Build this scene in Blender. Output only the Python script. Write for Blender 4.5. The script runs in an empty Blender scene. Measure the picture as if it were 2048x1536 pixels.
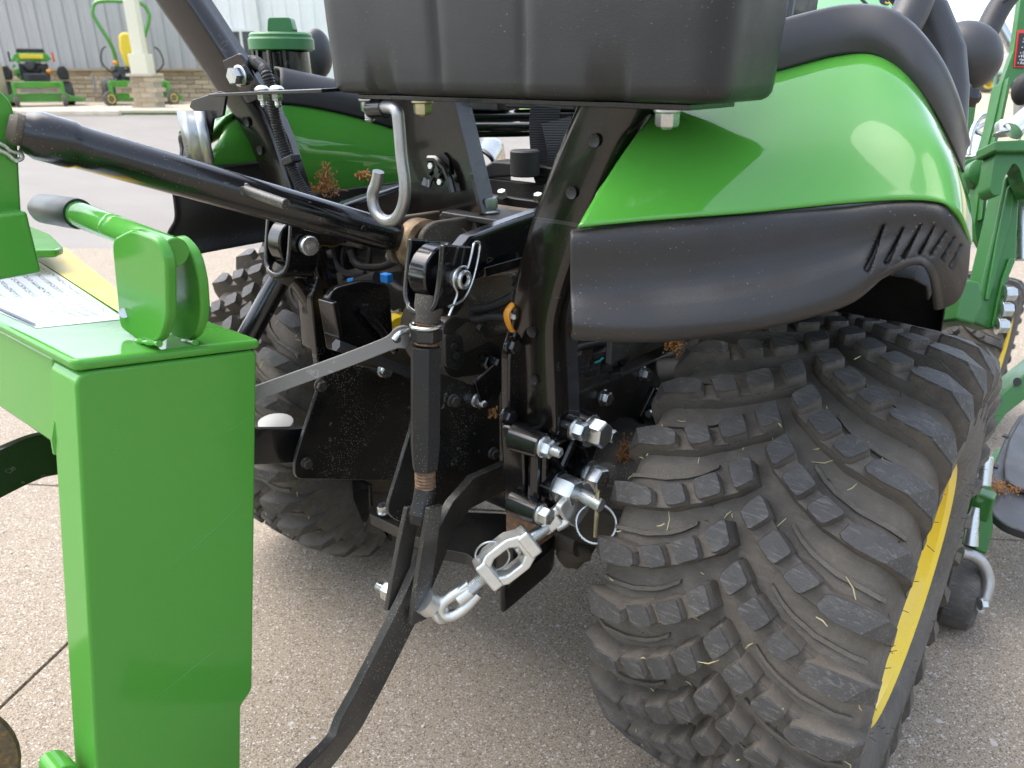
import bpy, bmesh, math, random
from mathutils import Vector, Matrix, Euler
from mathutils.noise import noise as pnoise

# ------------------------------------------------------------------ camera, sky, sun, exposure
SC = bpy.context.scene
COL = SC.collection
CAM = Vector((0.70351, -0.92669, 0.94415)); PITCH = 0.39572; YAW = 0.68298; FPX = 1514.75
FWD = Vector((-math.sin(YAW)*math.cos(PITCH), math.cos(YAW)*math.cos(PITCH), -math.sin(PITCH)))
RGT = Vector((math.cos(YAW), math.sin(YAW), 0)); UPV = RGT.cross(FWD)
FLAT = Vector((-math.sin(YAW), math.cos(YAW), 0))
cd = bpy.data.cameras.new('camera'); cam = bpy.data.objects.new('camera', cd); COL.objects.link(cam)
cd.sensor_width = 36.0; cd.lens = FPX/2048*36.0; cd.clip_start = 0.02; cd.clip_end = 2000
cam.matrix_world = Matrix.Translation(CAM) @ Matrix((RGT, UPV, -FWD)).transposed().to_4x4()
cd.dof.use_dof = True; cd.dof.focus_distance = 0.86; cd.dof.aperture_fstop = 9.0
SC.camera = cam
SUN_EL = math.radians(60); SUN_AZ = math.radians(-105)      # direction the light comes from, measured from +Y towards +X
SUN_DIR = Vector((math.sin(SUN_AZ)*math.cos(SUN_EL), math.cos(SUN_AZ)*math.cos(SUN_EL), math.sin(SUN_EL)))
world = bpy.data.worlds.new('World'); SC.world = world; world.use_nodes = True
wn = world.node_tree.nodes; wl = world.node_tree.links
sky = wn.new('ShaderNodeTexSky'); sky.sky_type = 'NISHITA'; sky.sun_disc = False
sky.sun_elevation = SUN_EL; sky.sun_rotation = SUN_AZ; sky.air_density = 1.0; sky.dust_density = 2.5; sky.ozone_density = 1.0
wn['Background'].inputs['Strength'].default_value = 0.15
hz = wn.new('ShaderNodeHueSaturation'); hz.inputs['Saturation'].default_value = .6     # hazy, whitish day
wl.new(sky.outputs[0], hz.inputs['Color']); wl.new(hz.outputs[0], wn['Background'].inputs['Color'])
sl = bpy.data.lights.new('sun', 'SUN'); sl.energy = 0.5; sl.angle = math.radians(60); sl.color = (1.0, .93, .82)
sun = bpy.data.objects.new('sun', sl); COL.objects.link(sun); sun.rotation_euler = (-SUN_DIR).to_track_quat('-Z', 'Y').to_euler()
SC.view_settings.view_transform = 'Standard'; SC.view_settings.look = 'None'
SC.view_settings.exposure = 2.0; SC.view_settings.gamma = 1.0
SC.cycles.max_bounces = 5; SC.cycles.glossy_bounces = 3; SC.cycles.diffuse_bounces = 3; SC.cycles.use_adaptive_sampling = True; SC.cycles.adaptive_threshold = .02; SC.cycles.caustics_reflective = False; SC.cycles.caustics_refractive = False
SC.cycles.use_denoising = True

RND = random.Random(7)
def V(*a): return Vector(a)

def A(u, v, **k):
    """the point seen at photo pixel (u, v) that lies on the plane x=, y= or z= (tractor frame, metres) or at view depth d="""
    d = FWD + RGT*((u-1024)/FPX) + UPV*((768-v)/FPX)
    (a, c), = k.items()
    if a == 'd': return CAM + d*c
    i = 'xyz'.index(a)
    return CAM + d*((c-CAM[i])/d[i])

# ------------------------------------------------------------------ mesh builder
class MB:
    def __init__(s): s.v = []; s.f = []; s.m = []
    def add(s, vs, fs, mi=0):
        b = len(s.v); s.v += [Vector(q) for q in vs]
        s.f += [[i+b for i in f] for f in fs]; s.m += [mi]*len(fs); return s
    def box(s, c, size, ax=None, mi=0):
        c = Vector(c); ax = ax or (V(1,0,0), V(0,1,0), V(0,0,1))
        h = [x/2 for x in size]; vs = []
        for i in (-1,1):
            for j in (-1,1):
                for k in (-1,1): vs.append(c+ax[0]*(i*h[0])+ax[1]*(j*h[1])+ax[2]*(k*h[2]))
        return s.add(vs, [[0,1,3,2],[4,6,7,5],[0,4,5,1],[2,3,7,6],[0,2,6,4],[1,5,7,3]], mi)
    def prism(s, pts, n, t, mi=0):
        """closed outline of 3-D points extruded by t along n"""
        n = Vector(n).normalized(); k = len(pts); a = [Vector(q) for q in pts]; b = [q+n*t for q in a]
        fs = [list(range(k))[::-1], [i+k for i in range(k)]]
        fs += [[i, (i+1) % k, (i+1) % k+k, i+k] for i in range(k)]
        return s.add(a+b, fs, mi)
    def tube(s, pts, r, n=10, cap=True, closed=False, mi=0, sy=1.0, up=None):
        pts = [Vector(q) for q in pts]; N = len(pts)
        rs = r if isinstance(r, (list, tuple)) else [r]*N
        T = []
        for i in range(N):
            if closed: t = pts[(i+1) % N]-pts[i-1]
            else: t = pts[min(i+1, N-1)]-pts[max(i-1, 0)]
            T.append(t.normalized() if t.length > 1e-9 else (T[-1] if T else V(0,0,1)))
        u = Vector(up) if up is not None else (V(0,0,1) if abs(T[0].z) < .9 else V(1,0,0))
        vs = []
        for i in range(N):
            u = u-T[i]*u.dot(T[i])
            if u.length < 1e-6: u = T[i].orthogonal()
            u.normalize(); w = T[i].cross(u)
            for j in range(n):
                a = 2*math.pi*(j+.5)/n; vs.append(pts[i]+(u*math.cos(a)*sy+w*math.sin(a))*rs[i])
        fs = []
        for i in range(N if closed else N-1):
            i2 = (i+1) % N
            for j in range(n): fs.append([i*n+j, i*n+(j+1) % n, i2*n+(j+1) % n, i2*n+j])
        if cap and not closed: fs += [list(range(n))[::-1], [(N-1)*n+j for j in range(n)]]
        return s.add(vs, fs, mi)
    def ribbon(s, pts, w, t, side, mi=0):
        """flat bar: rectangle section w (along side) by t, swept along pts; w may be a list"""
        pts = [Vector(q) for q in pts]; N = len(pts); vs = []
        ws = w if isinstance(w, (list, tuple)) else [w]*N
        for i in range(N):
            T = (pts[min(i+1, N-1)]-pts[max(i-1, 0)]).normalized()
            sd = Vector(side[i]) if isinstance(side, list) else Vector(side)
            sd = (sd-T*sd.dot(T)).normalized(); nn = T.cross(sd)
            for a, b in ((-1,-1),(1,-1),(1,1),(-1,1)): vs.append(pts[i]+sd*(a*ws[i]/2)+nn*(b*t/2))
        fs = [[3,2,1,0], [4*(N-1)+j for j in range(4)]]
        for i in range(N-1):
            for j in range(4): fs.append([4*i+j, 4*i+(j+1) % 4, 4*i+4+(j+1) % 4, 4*i+4+j])
        return s.add(vs, fs, mi)
    def lathe(s, prof, o, ax, n=24, mi=0, close=False):
        """prof: (distance along axis, radius) pairs"""
        o = Vector(o); ax = Vector(ax).normalized(); u = ax.orthogonal().normalized(); w = ax.cross(u); vs = []
        for d, r in prof:
            for j in range(n):
                a = 2*math.pi*j/n; vs.append(o+ax*d+(u*math.cos(a)+w*math.sin(a))*r)
        k = len(prof); fs = []
        for i in range(k-1):
            for j in range(n): fs.append([i*n+j, i*n+(j+1) % n, (i+1)*n+(j+1) % n, (i+1)*n+j])
        if prof[0][1] > 1e-6 and not close: fs.append(list(range(n))[::-1])
        if prof[-1][1] > 1e-6 and not close: fs.append([(k-1)*n+j for j in range(n)])
        return s.add(vs, fs, mi)
    def cyl(s, a, b, r, n=16, mi=0, ch=0.0):
        a = Vector(a); b = Vector(b); L = (b-a).length
        pr = [(0, r-ch), (ch, r), (L-ch, r), (L, r-ch)] if ch else [(0, r), (L, r)]
        return s.lathe(pr, a, b-a, n, mi)
    def thread(s, a, b, r, pitch=.0018, n=14, mi=0):
        a = Vector(a); b = Vector(b); L = (b-a).length; k = max(2, int(L/pitch)); pr = []
        for i in range(k):
            pr += [(L*(i+.08)/k, r*.9), (L*(i+.42)/k, r), (L*(i+.58)/k, r), (L*(i+.92)/k, r*.9)]
        return s.lathe(pr, a, b-a, n, mi)
    def hexhead(s, o, d, af, h, mi=0, rot=.3):
        """hexagon with chamfered outer corners"""
        o = Vector(o); d = Vector(d).normalized(); u = d.orthogonal().normalized(); w = d.cross(u); R = af/math.sqrt(3); vs = []
        u, w = u*math.cos(rot)+w*math.sin(rot), w*math.cos(rot)-u*math.sin(rot)
        for dd, rr in ((0, R), (h*.82, R), (h, R*.86)):
            for j in range(6): a = math.pi*j/3; vs.append(o+d*dd+(u*math.cos(a)+w*math.sin(a))*rr)
        fs = [[5,4,3,2,1,0], [12+j for j in range(6)]]
        for i in range(2):
            for j in range(6): fs.append([i*6+j, i*6+(j+1) % 6, i*6+6+(j+1) % 6, i*6+6+j])
        return s.add(vs, fs, mi)
    def bolt(s, o, d, af=.017, h=.010, flange=True, tail=0, mi=0, rot=.3):
        """head (or nut) standing on the surface at o, pointing along d; tail = thread sticking out of a nut"""
        d = Vector(d).normalized(); o = Vector(o)
        if flange: s.lathe([(0, af*.68), (.0016, af*.68), (.003, af*.58)], o, d, 20, mi)
        s.hexhead(o+d*(.0025 if flange else 0), d, af, h, mi, rot)
        if tail: s.thread(o+d*h, o+d*(h+tail), af*.33, mi=mi); s.lathe([(0, af*.3), (.0015, af*.22)], o+d*(h+tail), d, 14, mi)
        return s
    def blob(s, c, r, sc=(1,1,1), nu=10, nv=7, amp=0, seed=0, mi=0):
        vs = []; c = Vector(c)
        for i in range(nv+1):
            ph = math.pi*i/nv
            for j in range(nu):
                a = 2*math.pi*j/nu; q = V(math.sin(ph)*math.cos(a), math.sin(ph)*math.sin(a), math.cos(ph))
                k = 1+amp*pnoise(q*2.2+V(seed, seed*.7, 0))
                vs.append(c+V(q.x*sc[0], q.y*sc[1], q.z*sc[2])*(r*k))
        fs = []
        for i in range(nv):
            for j in range(nu): fs.append([i*nu+j, (i+1)*nu+j, (i+1)*nu+(j+1) % nu, i*nu+(j+1) % nu])
        return s.add(vs, fs, mi)
    def grid(s, rows, mi=0, flip=False):
        n = len(rows[0]); vs = [q for r in rows for q in r]; fs = []
        for i in range(len(rows)-1):
            for j in range(n-1):
                f = [i*n+j, i*n+j+1, (i+1)*n+j+1, (i+1)*n+j]; fs.append(f[::-1] if flip else f)
        return s.add(vs, fs, mi)
    def mesh(s, name, mats, ang=35):
        me = bpy.data.meshes.new(name); me.from_pydata([tuple(q) for q in s.v], [], s.f)
        for m in (mats if isinstance(mats, (list, tuple)) else [mats]): me.materials.append(M[m] if isinstance(m, str) else m)
        if any(s.m): me.polygons.foreach_set('material_index', s.m)
        me.validate(); bm = bmesh.new(); bm.from_mesh(me); bmesh.ops.recalc_face_normals(bm, faces=bm.faces); bm.to_mesh(me); bm.free()
        me.polygons.foreach_set('use_smooth', [True]*len(me.polygons)); me.set_sharp_from_angle(angle=math.radians(ang))
        me.update(); return me
    def build(s, name, mats, parent=None, bevel=0, seg=2, solid=0, off=-1, ang=35, sub=0):
        me = s.mesh(name, mats, ang); o = bpy.data.objects.new(name, me); COL.objects.link(o)
        if parent is not None: adopt(o, parent)
        if sub:
            md = o.modifiers.new('sub', 'SUBSURF'); md.levels = md.render_levels = sub
        if solid:
            md = o.modifiers.new('solid', 'SOLIDIFY'); md.thickness = solid; md.offset = off
        if bevel:
            md = o.modifiers.new('bevel', 'BEVEL'); md.width = bevel; md.segments = seg; md.limit_method = 'ANGLE'; md.angle_limit = math.radians(32)
            md.harden_normals = True; md.use_clamp_overlap = True
        return o

def adopt(o, parent):
    o.parent = parent
    if parent.parent is None and parent.type == 'EMPTY': o.matrix_parent_inverse = Matrix.Translation(-parent.location)
def thing(name, label, cat, loc=(0,0,0), group=None):
    o = bpy.data.objects.new(name, None); COL.objects.link(o); o.location = loc; o.empty_display_size = .05
    o['label'] = label; o['category'] = cat
    if group: o['group'] = group
    return o
def tag(o, label=None, cat=None, group=None, kind=None):
    for k, v in (('label', label), ('category', cat), ('group', group), ('kind', kind)):
        if v: o[k] = v
    return o
def copy_tree(o, parent=None):
    c = o.copy(); COL.objects.link(c); c.parent = parent
    for ch in [q for q in bpy.data.objects if q.parent == o]: copy_tree(ch, c)
    return c

def catmull(pts, k=6, closed=False):
    pts = [Vector(q) for q in pts]; N = len(pts); out = []
    for i in range(N if closed else N-1):
        if closed: p0, p1, p2, p3 = pts[i-1], pts[i], pts[(i+1) % N], pts[(i+2) % N]
        else: p0, p1, p2, p3 = pts[max(i-1, 0)], pts[i], pts[i+1], pts[min(i+2, N-1)]
        for j in range(k):
            t = j/k
            out.append(.5*((2*p1)+(p2-p0)*t+(2*p0-5*p1+4*p2-p3)*t*t+(3*p1-p0-3*p2+p3)*t**3))
    if not closed: out.append(pts[-1])
    return out
def smoothgrid(rows, ku=5, kv=5):
    rows = [catmull(r, ku) for r in rows]; cols = [catmull([r[j] for r in rows], kv) for j in range(len(rows[0]))]
    return [[c[i] for c in cols] for i in range(len(cols[0]))]
def lerp(a, b, t): return a+(b-a)*t
def arc(c, r, u, w, a0, a1, n=12):
    c = Vector(c); return [c+(u*math.cos(lerp(a0, a1, i/n))+w*math.sin(lerp(a0, a1, i/n)))*r for i in range(n+1)]
def roundpoly(pts, r, n=4):
    """outline with rounded corners; r a number or one per corner"""
    pts = [Vector(q) for q in pts]; N = len(pts); out = []
    for i in range(N):
        p = pts[i]; a = pts[i-1]-p; b = pts[(i+1) % N]-p; rr = r[i] if isinstance(r, (list, tuple)) else r
        k = min(rr, a.length*.45, b.length*.45)
        if k < 1e-5: out.append(p); continue
        A0 = p+a.normalized()*k; B0 = p+b.normalized()*k
        for j in range(n+1):
            t = j/n; out.append(A0*(1-t)**2+p*2*t*(1-t)+B0*t*t)
    return out

# ------------------------------------------------------------------ materials
M = {}
class NT:
    def __init__(s, name):
        s.m = bpy.data.materials.new(name); s.m.use_nodes = True; s.t = s.m.node_tree; s.n = s.t.nodes; s.l = s.t.links
        s.b = s.n['Principled BSDF']; s.co = s.n.new('ShaderNodeTexCoord').outputs['Object']; M[name] = s.m
    def link(s, a, b): s.l.new(a, b)
    def noise(s, scale, detail=4, rough=.55, co=None, dist=0):
        x = s.n.new('ShaderNodeTexNoise'); x.inputs['Scale'].default_value = scale; x.inputs['Detail'].default_value = detail
        x.inputs['Roughness'].default_value = rough; x.inputs['Distortion'].default_value = dist; s.link(co or s.co, x.inputs['Vector']); return x.outputs['Fac']
    def voro(s, scale, out='Distance', feat='F1', co=None, rnd=1.0):
        x = s.n.new('ShaderNodeTexVoronoi'); x.feature = feat; x.inputs['Scale'].default_value = scale; x.inputs['Randomness'].default_value = rnd
        s.link(co or s.co, x.inputs['Vector']); return x.outputs[out]
    def map(s, sc=(1,1,1), rot=(0,0,0), co=None):
        x = s.n.new('ShaderNodeMapping'); x.inputs['Scale'].default_value = sc; x.inputs['Rotation'].default_value = rot; s.link(co or s.co, x.inputs['Vector']); return x.outputs[0]
    def ramp(s, fac, stops, interp='LINEAR'):
        x = s.n.new('ShaderNodeValToRGB'); x.color_ramp.interpolation = interp; e = x.color_ramp.elements
        while len(e) < len(stops): e.new(.5)
        for i, (p, c) in enumerate(stops):
            e[i].position = p; e[i].color = (c, c, c, 1) if isinstance(c, (int, float)) else (*c[:3], 1)
        s.link(fac, x.inputs[0]); return x.outputs[0]
    def mix(s, fac, a, b, mode='MIX'):
        x = s.n.new('ShaderNodeMix'); x.data_type = 'RGBA'; x.blend_type = mode
        for i, v in ((0, fac), (6, a), (7, b)):
            if hasattr(v, 'is_linked') or hasattr(v, 'links'): s.link(v, x.inputs[i])
            elif i == 0: x.inputs[0].default_value = v
            else: x.inputs[i].default_value = (*v[:3], 1)
        return x.outputs[2]
    def math(s, op, a, b=0.0):
        x = s.n.new('ShaderNodeMath'); x.operation = op
        for i, v in ((0, a), (1, b)):
            if hasattr(v, 'links'): s.link(v, x.inputs[i])
            else: x.inputs[i].default_value = v
        return x.outputs[0]
    def set(s, **k):
        for n, v in k.items():
            n = {'color': 'Base Color', 'rough': 'Roughness', 'metal': 'Metallic', 'coat': 'Coat Weight', 'spec': 'Specular IOR Level', 'coatr': 'Coat Roughness'}.get(n, n)
            i = s.b.inputs[n]
            if hasattr(v, 'links'): s.link(v, i)
            elif isinstance(v, (tuple, list)): i.default_value = (*v[:3], 1)
            else: i.default_value = v
        return s
    def bump(s, h, strength=.3, dist=.001):
        x = s.n.new('ShaderNodeBump'); x.inputs['Strength'].default_value = strength; x.inputs['Distance'].default_value = dist
        s.link(h, x.inputs['Height']); s.link(x.outputs[0], s.b.inputs['Normal']); return s

def specks(t, scale, thr, soft=.03):
    """small scattered dust grains: 1 inside a grain"""
    d = t.voro(scale*1.7); k = t.ramp(t.noise(11, 2), [(.44, 0), (.68, 1)])
    return t.math('MULTIPLY', t.ramp(d, [(thr, 1), (thr+soft, 0)]), k)
def streaks(t, rot, thr=.68):
    """thin scratches"""
    n = t.noise(60, 2, .5, t.map((.02, 1.0, 1.0), rot)); return t.ramp(n, [(thr, 0), (thr+.012, 1), (thr+.03, 1), (thr+.042, 0)])

def paint(name, col, rough=.22, dust=(.30,.27,.22), grain=.06, coat=.6, wear=0.0, dustcol=.10, orange=.06):
    t = NT(name)
    c = t.mix(t.ramp(t.noise(5, 4), [(.35, 0), (.75, dustcol)]), col, dust)
    if grain: c = t.mix(t.math('MULTIPLY', specks(t, 190, grain*1.8), .75), c, (.55,.50,.42))
    if wear: c = t.mix(t.math('MULTIPLY', streaks(t, (.4, .7, .9)), wear), c, (.35,.34,.33))
    r = t.ramp(t.noise(14, 4), [(.3, rough*.8), (.75, rough*1.7)])
    t.set(color=c, rough=r, coat=coat, coatr=.03)
    t.bump(t.noise(55, 2), orange, .002); return t
GREEN = (.066, .278, .034)
paint('green_paint', GREEN, .045, grain=.02, dustcol=.02, coat=.25, orange=.02)
paint('green_implement', (.074, .290, .040), .11, grain=.03, dustcol=.01, coat=.08, orange=.04).set(spec=.28)
paint('green_loader', (.017, .130, .017), .36, grain=.04, dustcol=.05, coat=.15)
paint('green_cap', (.020, .150, .040), .42, grain=0, coat=.1)
paint('yellow_paint', (.80, .58, .012), .30, grain=.05, dustcol=.14)
paint('black_paint', (.0045, .0045, .005), .18, grain=.04, dustcol=.010, coat=.25, wear=.15)
paint('black_paint_brown', (.0058, .0044, .0037), .18, grain=.03, dustcol=.008, coat=.25, wear=.08)
paint('black_dusty', (.011, .0105, .010), .38, grain=.09, dustcol=.20, coat=.1, wear=.25)
paint('black_flat', (.0075, .0075, .008), .45, grain=.06, dustcol=.04, coat=0)
paint('grey_steel', (.16, .155, .145), .5, grain=.05, dustcol=.3, coat=0, wear=.4)
paint('dark_cast', (.036, .033, .028), .60, dust=(.20,.155,.105), grain=.10, dustcol=.7, coat=0)
def plastic(name, col, rough, bsc, bst, grain=.05, dcol=.06):
    t = NT(name); c = t.mix(t.ramp(t.noise(6, 4), [(.35, 0), (.8, dcol)]), col, (.26,.24,.21))
    c = t.mix(t.math('MULTIPLY', specks(t, 120, grain), .7), c, (.5,.46,.38))
    t.set(color=c, rough=t.ramp(t.noise(20, 3), [(.3, rough*.85), (.75, rough*1.25)]))
    if bst: t.bump(t.math('ADD', t.noise(bsc, 3, .6), t.math('MULTIPLY', t.voro(bsc*1.3), .7)), bst, .0006)
    return t
plastic('plastic_grain', (.011, .0105, .0105), .46, 560, .3, .07)
plastic('plastic_box', (.0085, .0087, .0095), .42, 900, .25, .06, .06)
plastic('plastic_trim', (.030, .031, .034), .42, 1100, .2, .03)
plastic('plastic_cap', (.010, .010, .012), .5, 1100, .2, .03, .02)
plastic('plastic_deck', (.020, .022, .026), .40, 900, .2, .06, .25)
plastic('rubber_black', (.016, .016, .016), .6, 500, .2, .06)
plastic('loom', (.010, .010, .010), .42, 500, 0, .05)
def rubber(name, base, dust, dusty, rough, scr=.5):
    t = NT(name); n1 = t.noise(11, 5, .6); n2 = t.noise(60, 5, .65)
    c = t.mix(t.ramp(n1, [(.32, dusty*.35), (.66, dusty)]), base, dust)
    c = t.mix(t.ramp(n2, [(.50, 0), (.78, .40)]), c, tuple(min(1, q*1.4) for q in dust))
    sc = t.ramp(t.noise(520, 2, .5, t.map((.08, 1, .5), (.5, .8, .9))), [(.56, 0), (.66, 1)]); c = t.mix(t.math('MULTIPLY', sc, scr), c, (.20,.20,.19))
    c = t.mix(t.math('MULTIPLY', specks(t, 150, .10), .7), c, (.36,.32,.25))
    t.set(color=c, rough=rough, spec=.35)
    t.bump(t.math('ADD', t.noise(130, 5, .7), t.math('MULTIPLY', t.noise(520, 2), .5)), .6, .0018); return t
rubber('rubber_worn', (.036, .0355, .035), (.105,.100,.093), .42, .55, .30)
rubber('rubber_dusty', (.060, .054, .047), (.160,.140,.114), .80, .85, .15)
rubber('rubber_mud', (.055, .050, .044), (.150,.130,.105), .85, .9, .10)
rubber('rubber_side', (.052, .050, .048), (.150,.138,.122), .6, .75, .35)
def metal(name, col, rough, blotch, bump=0, tint=(.5,.52,.5)):
    t = NT(name); c = t.mix(t.ramp(t.noise(40, 5), [(.35, 0), (.7, blotch)]), col, tint)
    c = t.mix(t.math('MULTIPLY', specks(t, 200, .07), .5), c, (.3,.27,.22))
    t.set(color=c, metal=.92, rough=t.ramp(t.noise(60, 4), [(.3, rough*.8), (.7, rough*1.3)]))
    if bump: t.bump(t.noise(330, 4, .6), bump, .0008)
    return t
metal('zinc', (.52, .545, .54), .28, .4)
metal('zinc_clip', (.24,.255,.255), .34, .5, 0, (.42,.44,.44))
metal('zinc_cast', (.66, .68, .66), .42, .5, .6, (.80,.80,.74))
metal('steel_rod', (.42, .42, .42), .42, .6, .2, (.30,.29,.28))
metal('zinc_yellow', (.60, .58, .40), .34, .6, .1, (.34,.28,.14))
metal('chrome', (.75, .78, .80), .12, .1)
t = NT('rust_thread'); t.set(color=t.ramp(t.noise(150, 4), [(.35, (.10,.085,.075)), (.55, (.20,.115,.06)), (.75, (.34,.20,.10))]), rough=.7, metal=.25)
t = NT('brass_dirty'); t.set(color=t.ramp(t.noise(45, 5), [(.3, (.05,.035,.02)), (.5, (.19,.12,.055)), (.7, (.42,.36,.26))]), rough=.5, metal=.55)
def plain(name, col, rough=.5, metal_=0, **k):
    t = NT(name); c = t.mix(t.ramp(t.noise(30, 4), [(.3, 0), (.75, .22)]), col, tuple(q*.6 for q in col)); t.set(color=c, rough=rough, metal=metal_, **k); return t
plain('blue_clip', (.02, .25, .75), .4); plain('white_plastic', (.75,.74,.70), .45); plain('orange_tag', (.62, .27, .02), .45); plain('teal_wire', (.02,.35,.33), .4)
plain('red_lamp', (.75, .06, .01), .35); plain('amber_lamp', (.8, .28, .01), .35)
plain('hood_badge', (.01, .015, .05), .3); plain('decal_black', (.012,.012,.012), .35); plain('decal_red', (.62,.03,.02), .35); plain('decal_white', (.78,.78,.76), .35)
plain('dry_seed', (.40, .20, .07), .9); plain('dry_leaf', (.34, .25, .09), .85); plain('straw', (.52, .47, .25), .8); plain('pebble', (.45,.40,.34), .8); plain('hair_black', (.01,.01,.01), .5)
plain('scratch_green', (.13,.36,.11), .4)
plain('belt_web', (.020,.020,.022), .55)
plain('fascia_grey', (.50,.50,.47), .5)
plain('white_wall', (.74,.74,.71), .6); plain('cream_paint', (.76,.72,.55), .5); plain('trunk', (.12,.085,.06), .9); plain('fascia_white', (.78,.77,.73), .5)
# ------------------------------------------------------------------ ground, building, yard
def G(a, b, z=0.0): return V(CAM.x, CAM.y, 0)+RGT*a+FLAT*b+V(0, 0, z)
def Zb(v, b):
    up = (768-v)/FPX; return CAM.z+b*(-math.sin(PITCH)+up*math.cos(PITCH))/(math.cos(PITCH)+up*math.sin(PITCH))
def Ab(u, b, z=.4): return (u-1024)/FPX*(b*math.cos(PITCH)+(CAM.z-z)*math.sin(PITCH))
BAX = (RGT, FLAT, V(0,0,1))

t = NT('concrete')
c = t.ramp(t.noise(430, 3, .7), [(.30, (.122,.096,.070)), (.46, (.270,.225,.165)), (.58, (.380,.320,.240)), (.74, (.55,.48,.375))])
vc = t.voro(400, 'Color'); bw = t.n.new('ShaderNodeRGBToBW'); t.link(vc, bw.inputs[0])
c = t.mix(t.ramp(bw.outputs[0], [(.22, .75), (.30, 0)]), c, (.10,.075,.06))
c = t.mix(t.ramp(bw.outputs[0], [(.80, 0), (.86, .8)]), c, (.62,.585,.545))
chip = t.math('MULTIPLY', t.ramp(t.voro(34), [(.16, 1), (.22, 0)]), t.ramp(t.noise(23, 2), [(.58, 0), (.64, 1)]))
c = t.mix(t.math('MULTIPLY', chip, .6), c, (.62,.58,.53))
big = t.ramp(t.noise(1.6, 5, .6), [(.3, 0), (.75, .5)])
c = t.mix(t.math('MULTIPLY', big, .6), c, (.27,.215,.175), 'MIX')
rust = t.math('MULTIPLY', t.ramp(t.noise(9, 3), [(.66, 0), (.8, .5)]), .8); c = t.mix(rust, c, (.30,.19,.11))
t.set(color=c, rough=.85, spec=.3); t.bump(t.math('ADD', t.noise(330, 3, .7), t.math('MULTIPLY', bw.outputs[0], .5)), .6, .0022)
t = NT('asphalt'); c = t.ramp(t.noise(120, 4, .7), [(.3, (.155,.140,.122)), (.6, (.220,.200,.175)), (.8, (.29,.265,.235))])
c = t.mix(t.ramp(t.noise(.5, 5, .6, t.map((1,2.5,1), (0,0,.5))), [(.4, 0), (.7, .6)]), c, (.25,.235,.21)); t.set(color=c, rough=.9); t.bump(t.noise(150, 3), .4, .004)
t = NT('grass_far'); t.set(color=t.ramp(t.noise(3, 6, .7), [(.3, (.06,.12,.02)), (.7, (.16,.24,.05))]), rough=.95); t.bump(t.noise(12, 5), .8, .05)
t = NT('gravel_tan'); t.set(color=t.ramp(t.noise(14, 6, .7), [(.3, (.34,.25,.16)), (.7, (.52,.41,.28))]), rough=.95); t.bump(t.noise(40, 4), .5, .01)
t = NT('slab_pale'); t.set(color=t.ramp(t.noise(4, 6, .7), [(.3, (.42,.36,.27)), (.7, (.60,.53,.41))]), rough=.9); t.bump(t.noise(60, 4), .3, .005)
t = NT('siding_grey'); t.set(color=t.ramp(t.noise(2, 5, .6, t.map((1,1,.3))), [(.3, (.36,.36,.355)), (.7, (.45,.45,.44))]), rough=.45, spec=.4)
t = NT('siding_white'); t.set(color=t.ramp(t.noise(2, 5, .6), [(.3, (.74,.74,.72)), (.7, (.82,.82,.80))]), rough=.45, spec=.4)
for i, (a, b) in enumerate((((.34,.27,.17), (.46,.37,.25)), ((.42,.34,.22), (.52,.43,.30)), ((.28,.22,.145), (.38,.30,.20)))):
    t = NT('block_%d' % i); t.set(color=t.ramp(t.noise(20, 5, .7), [(.3, a), (.7, b)]), rough=.9); t.bump(t.noise(60, 4), .6, .01)
t = NT('mortar'); t.set(color=(.46,.41,.33), rough=.95)
t = NT('window_glass'); t.set(color=(.04,.05,.06), rough=.05, metal=0.0, spec=.8)

plain('green_rack', (.16,.36,.27), .5)
def sheet(name, a0, a1, b0, b1, z, mat, depth=.0):
    m = MB(); P = [G(a0,b0,z), G(a1,b0,z), G(a1,b1,z), G(a0,b1,z)]
    if depth: m.prism(P, (0,0,-1), depth)
    else: m.add(P, [[0,1,2,3]])
    return tag(m.build(name, mat), kind='structure')
sheet('ground', -900, 900, -900, 900, -.024, 'grass_far')
sheet('asphalt_lot', -45, 26, -40, 17.6, -.016, 'asphalt')
sheet('gravel_yard', 1.5, 60, 9.5, 46, -.012, 'gravel_tan')
# concrete apron: separate pours with real joints between them
def halfplane(poly, p, n):
    out = []
    for i in range(len(poly)):
        a, b = poly[i-1], poly[i]; da, db = (a-p).dot(n), (b-p).dot(n)
        if (da > 0) != (db > 0): out.append(a+(b-a)*(da/(da-db)))
        if db > 0: out.append(b)
    return out
ap = tag(sheet('concrete_apron', -9.4, 9.4, -8.9, 4.15, -.0125, 'mortar'), kind='structure')
cells = [[G(-9.5,-9,-.0115), G(9.5,-9,-.0115), G(9.5,4.25,-.0115), G(-9.5,4.25,-.0115)]]
j1 = A(0,1415,z=0); d1 = (A(100,1320,z=0)-j1).normalized(); n1 = V(-d1.y, d1.x, 0)
j2 = A(1960,1076,z=0); d2 = (A(2048,1081,z=0)-j2).normalized(); n2 = V(-d2.y, d2.x, 0)
for p, n in ((j1, n1), (j2, n2), (j1+n1*-3.0, n1), (j1+n1*3.2, n1), (j2+n2*-3.2, n2)):
    nxt = []
    for c_ in cells:
        for s in (1, -1):
            h = halfplane(c_, p+n*(.003*s), n*s)
            if len(h) > 2: nxt.append(h)
    cells = nxt
for c_ in cells: adopt(MB().prism(c_, (0,0,1), .0115).build('slab', 'concrete', bevel=.002), ap)

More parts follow.
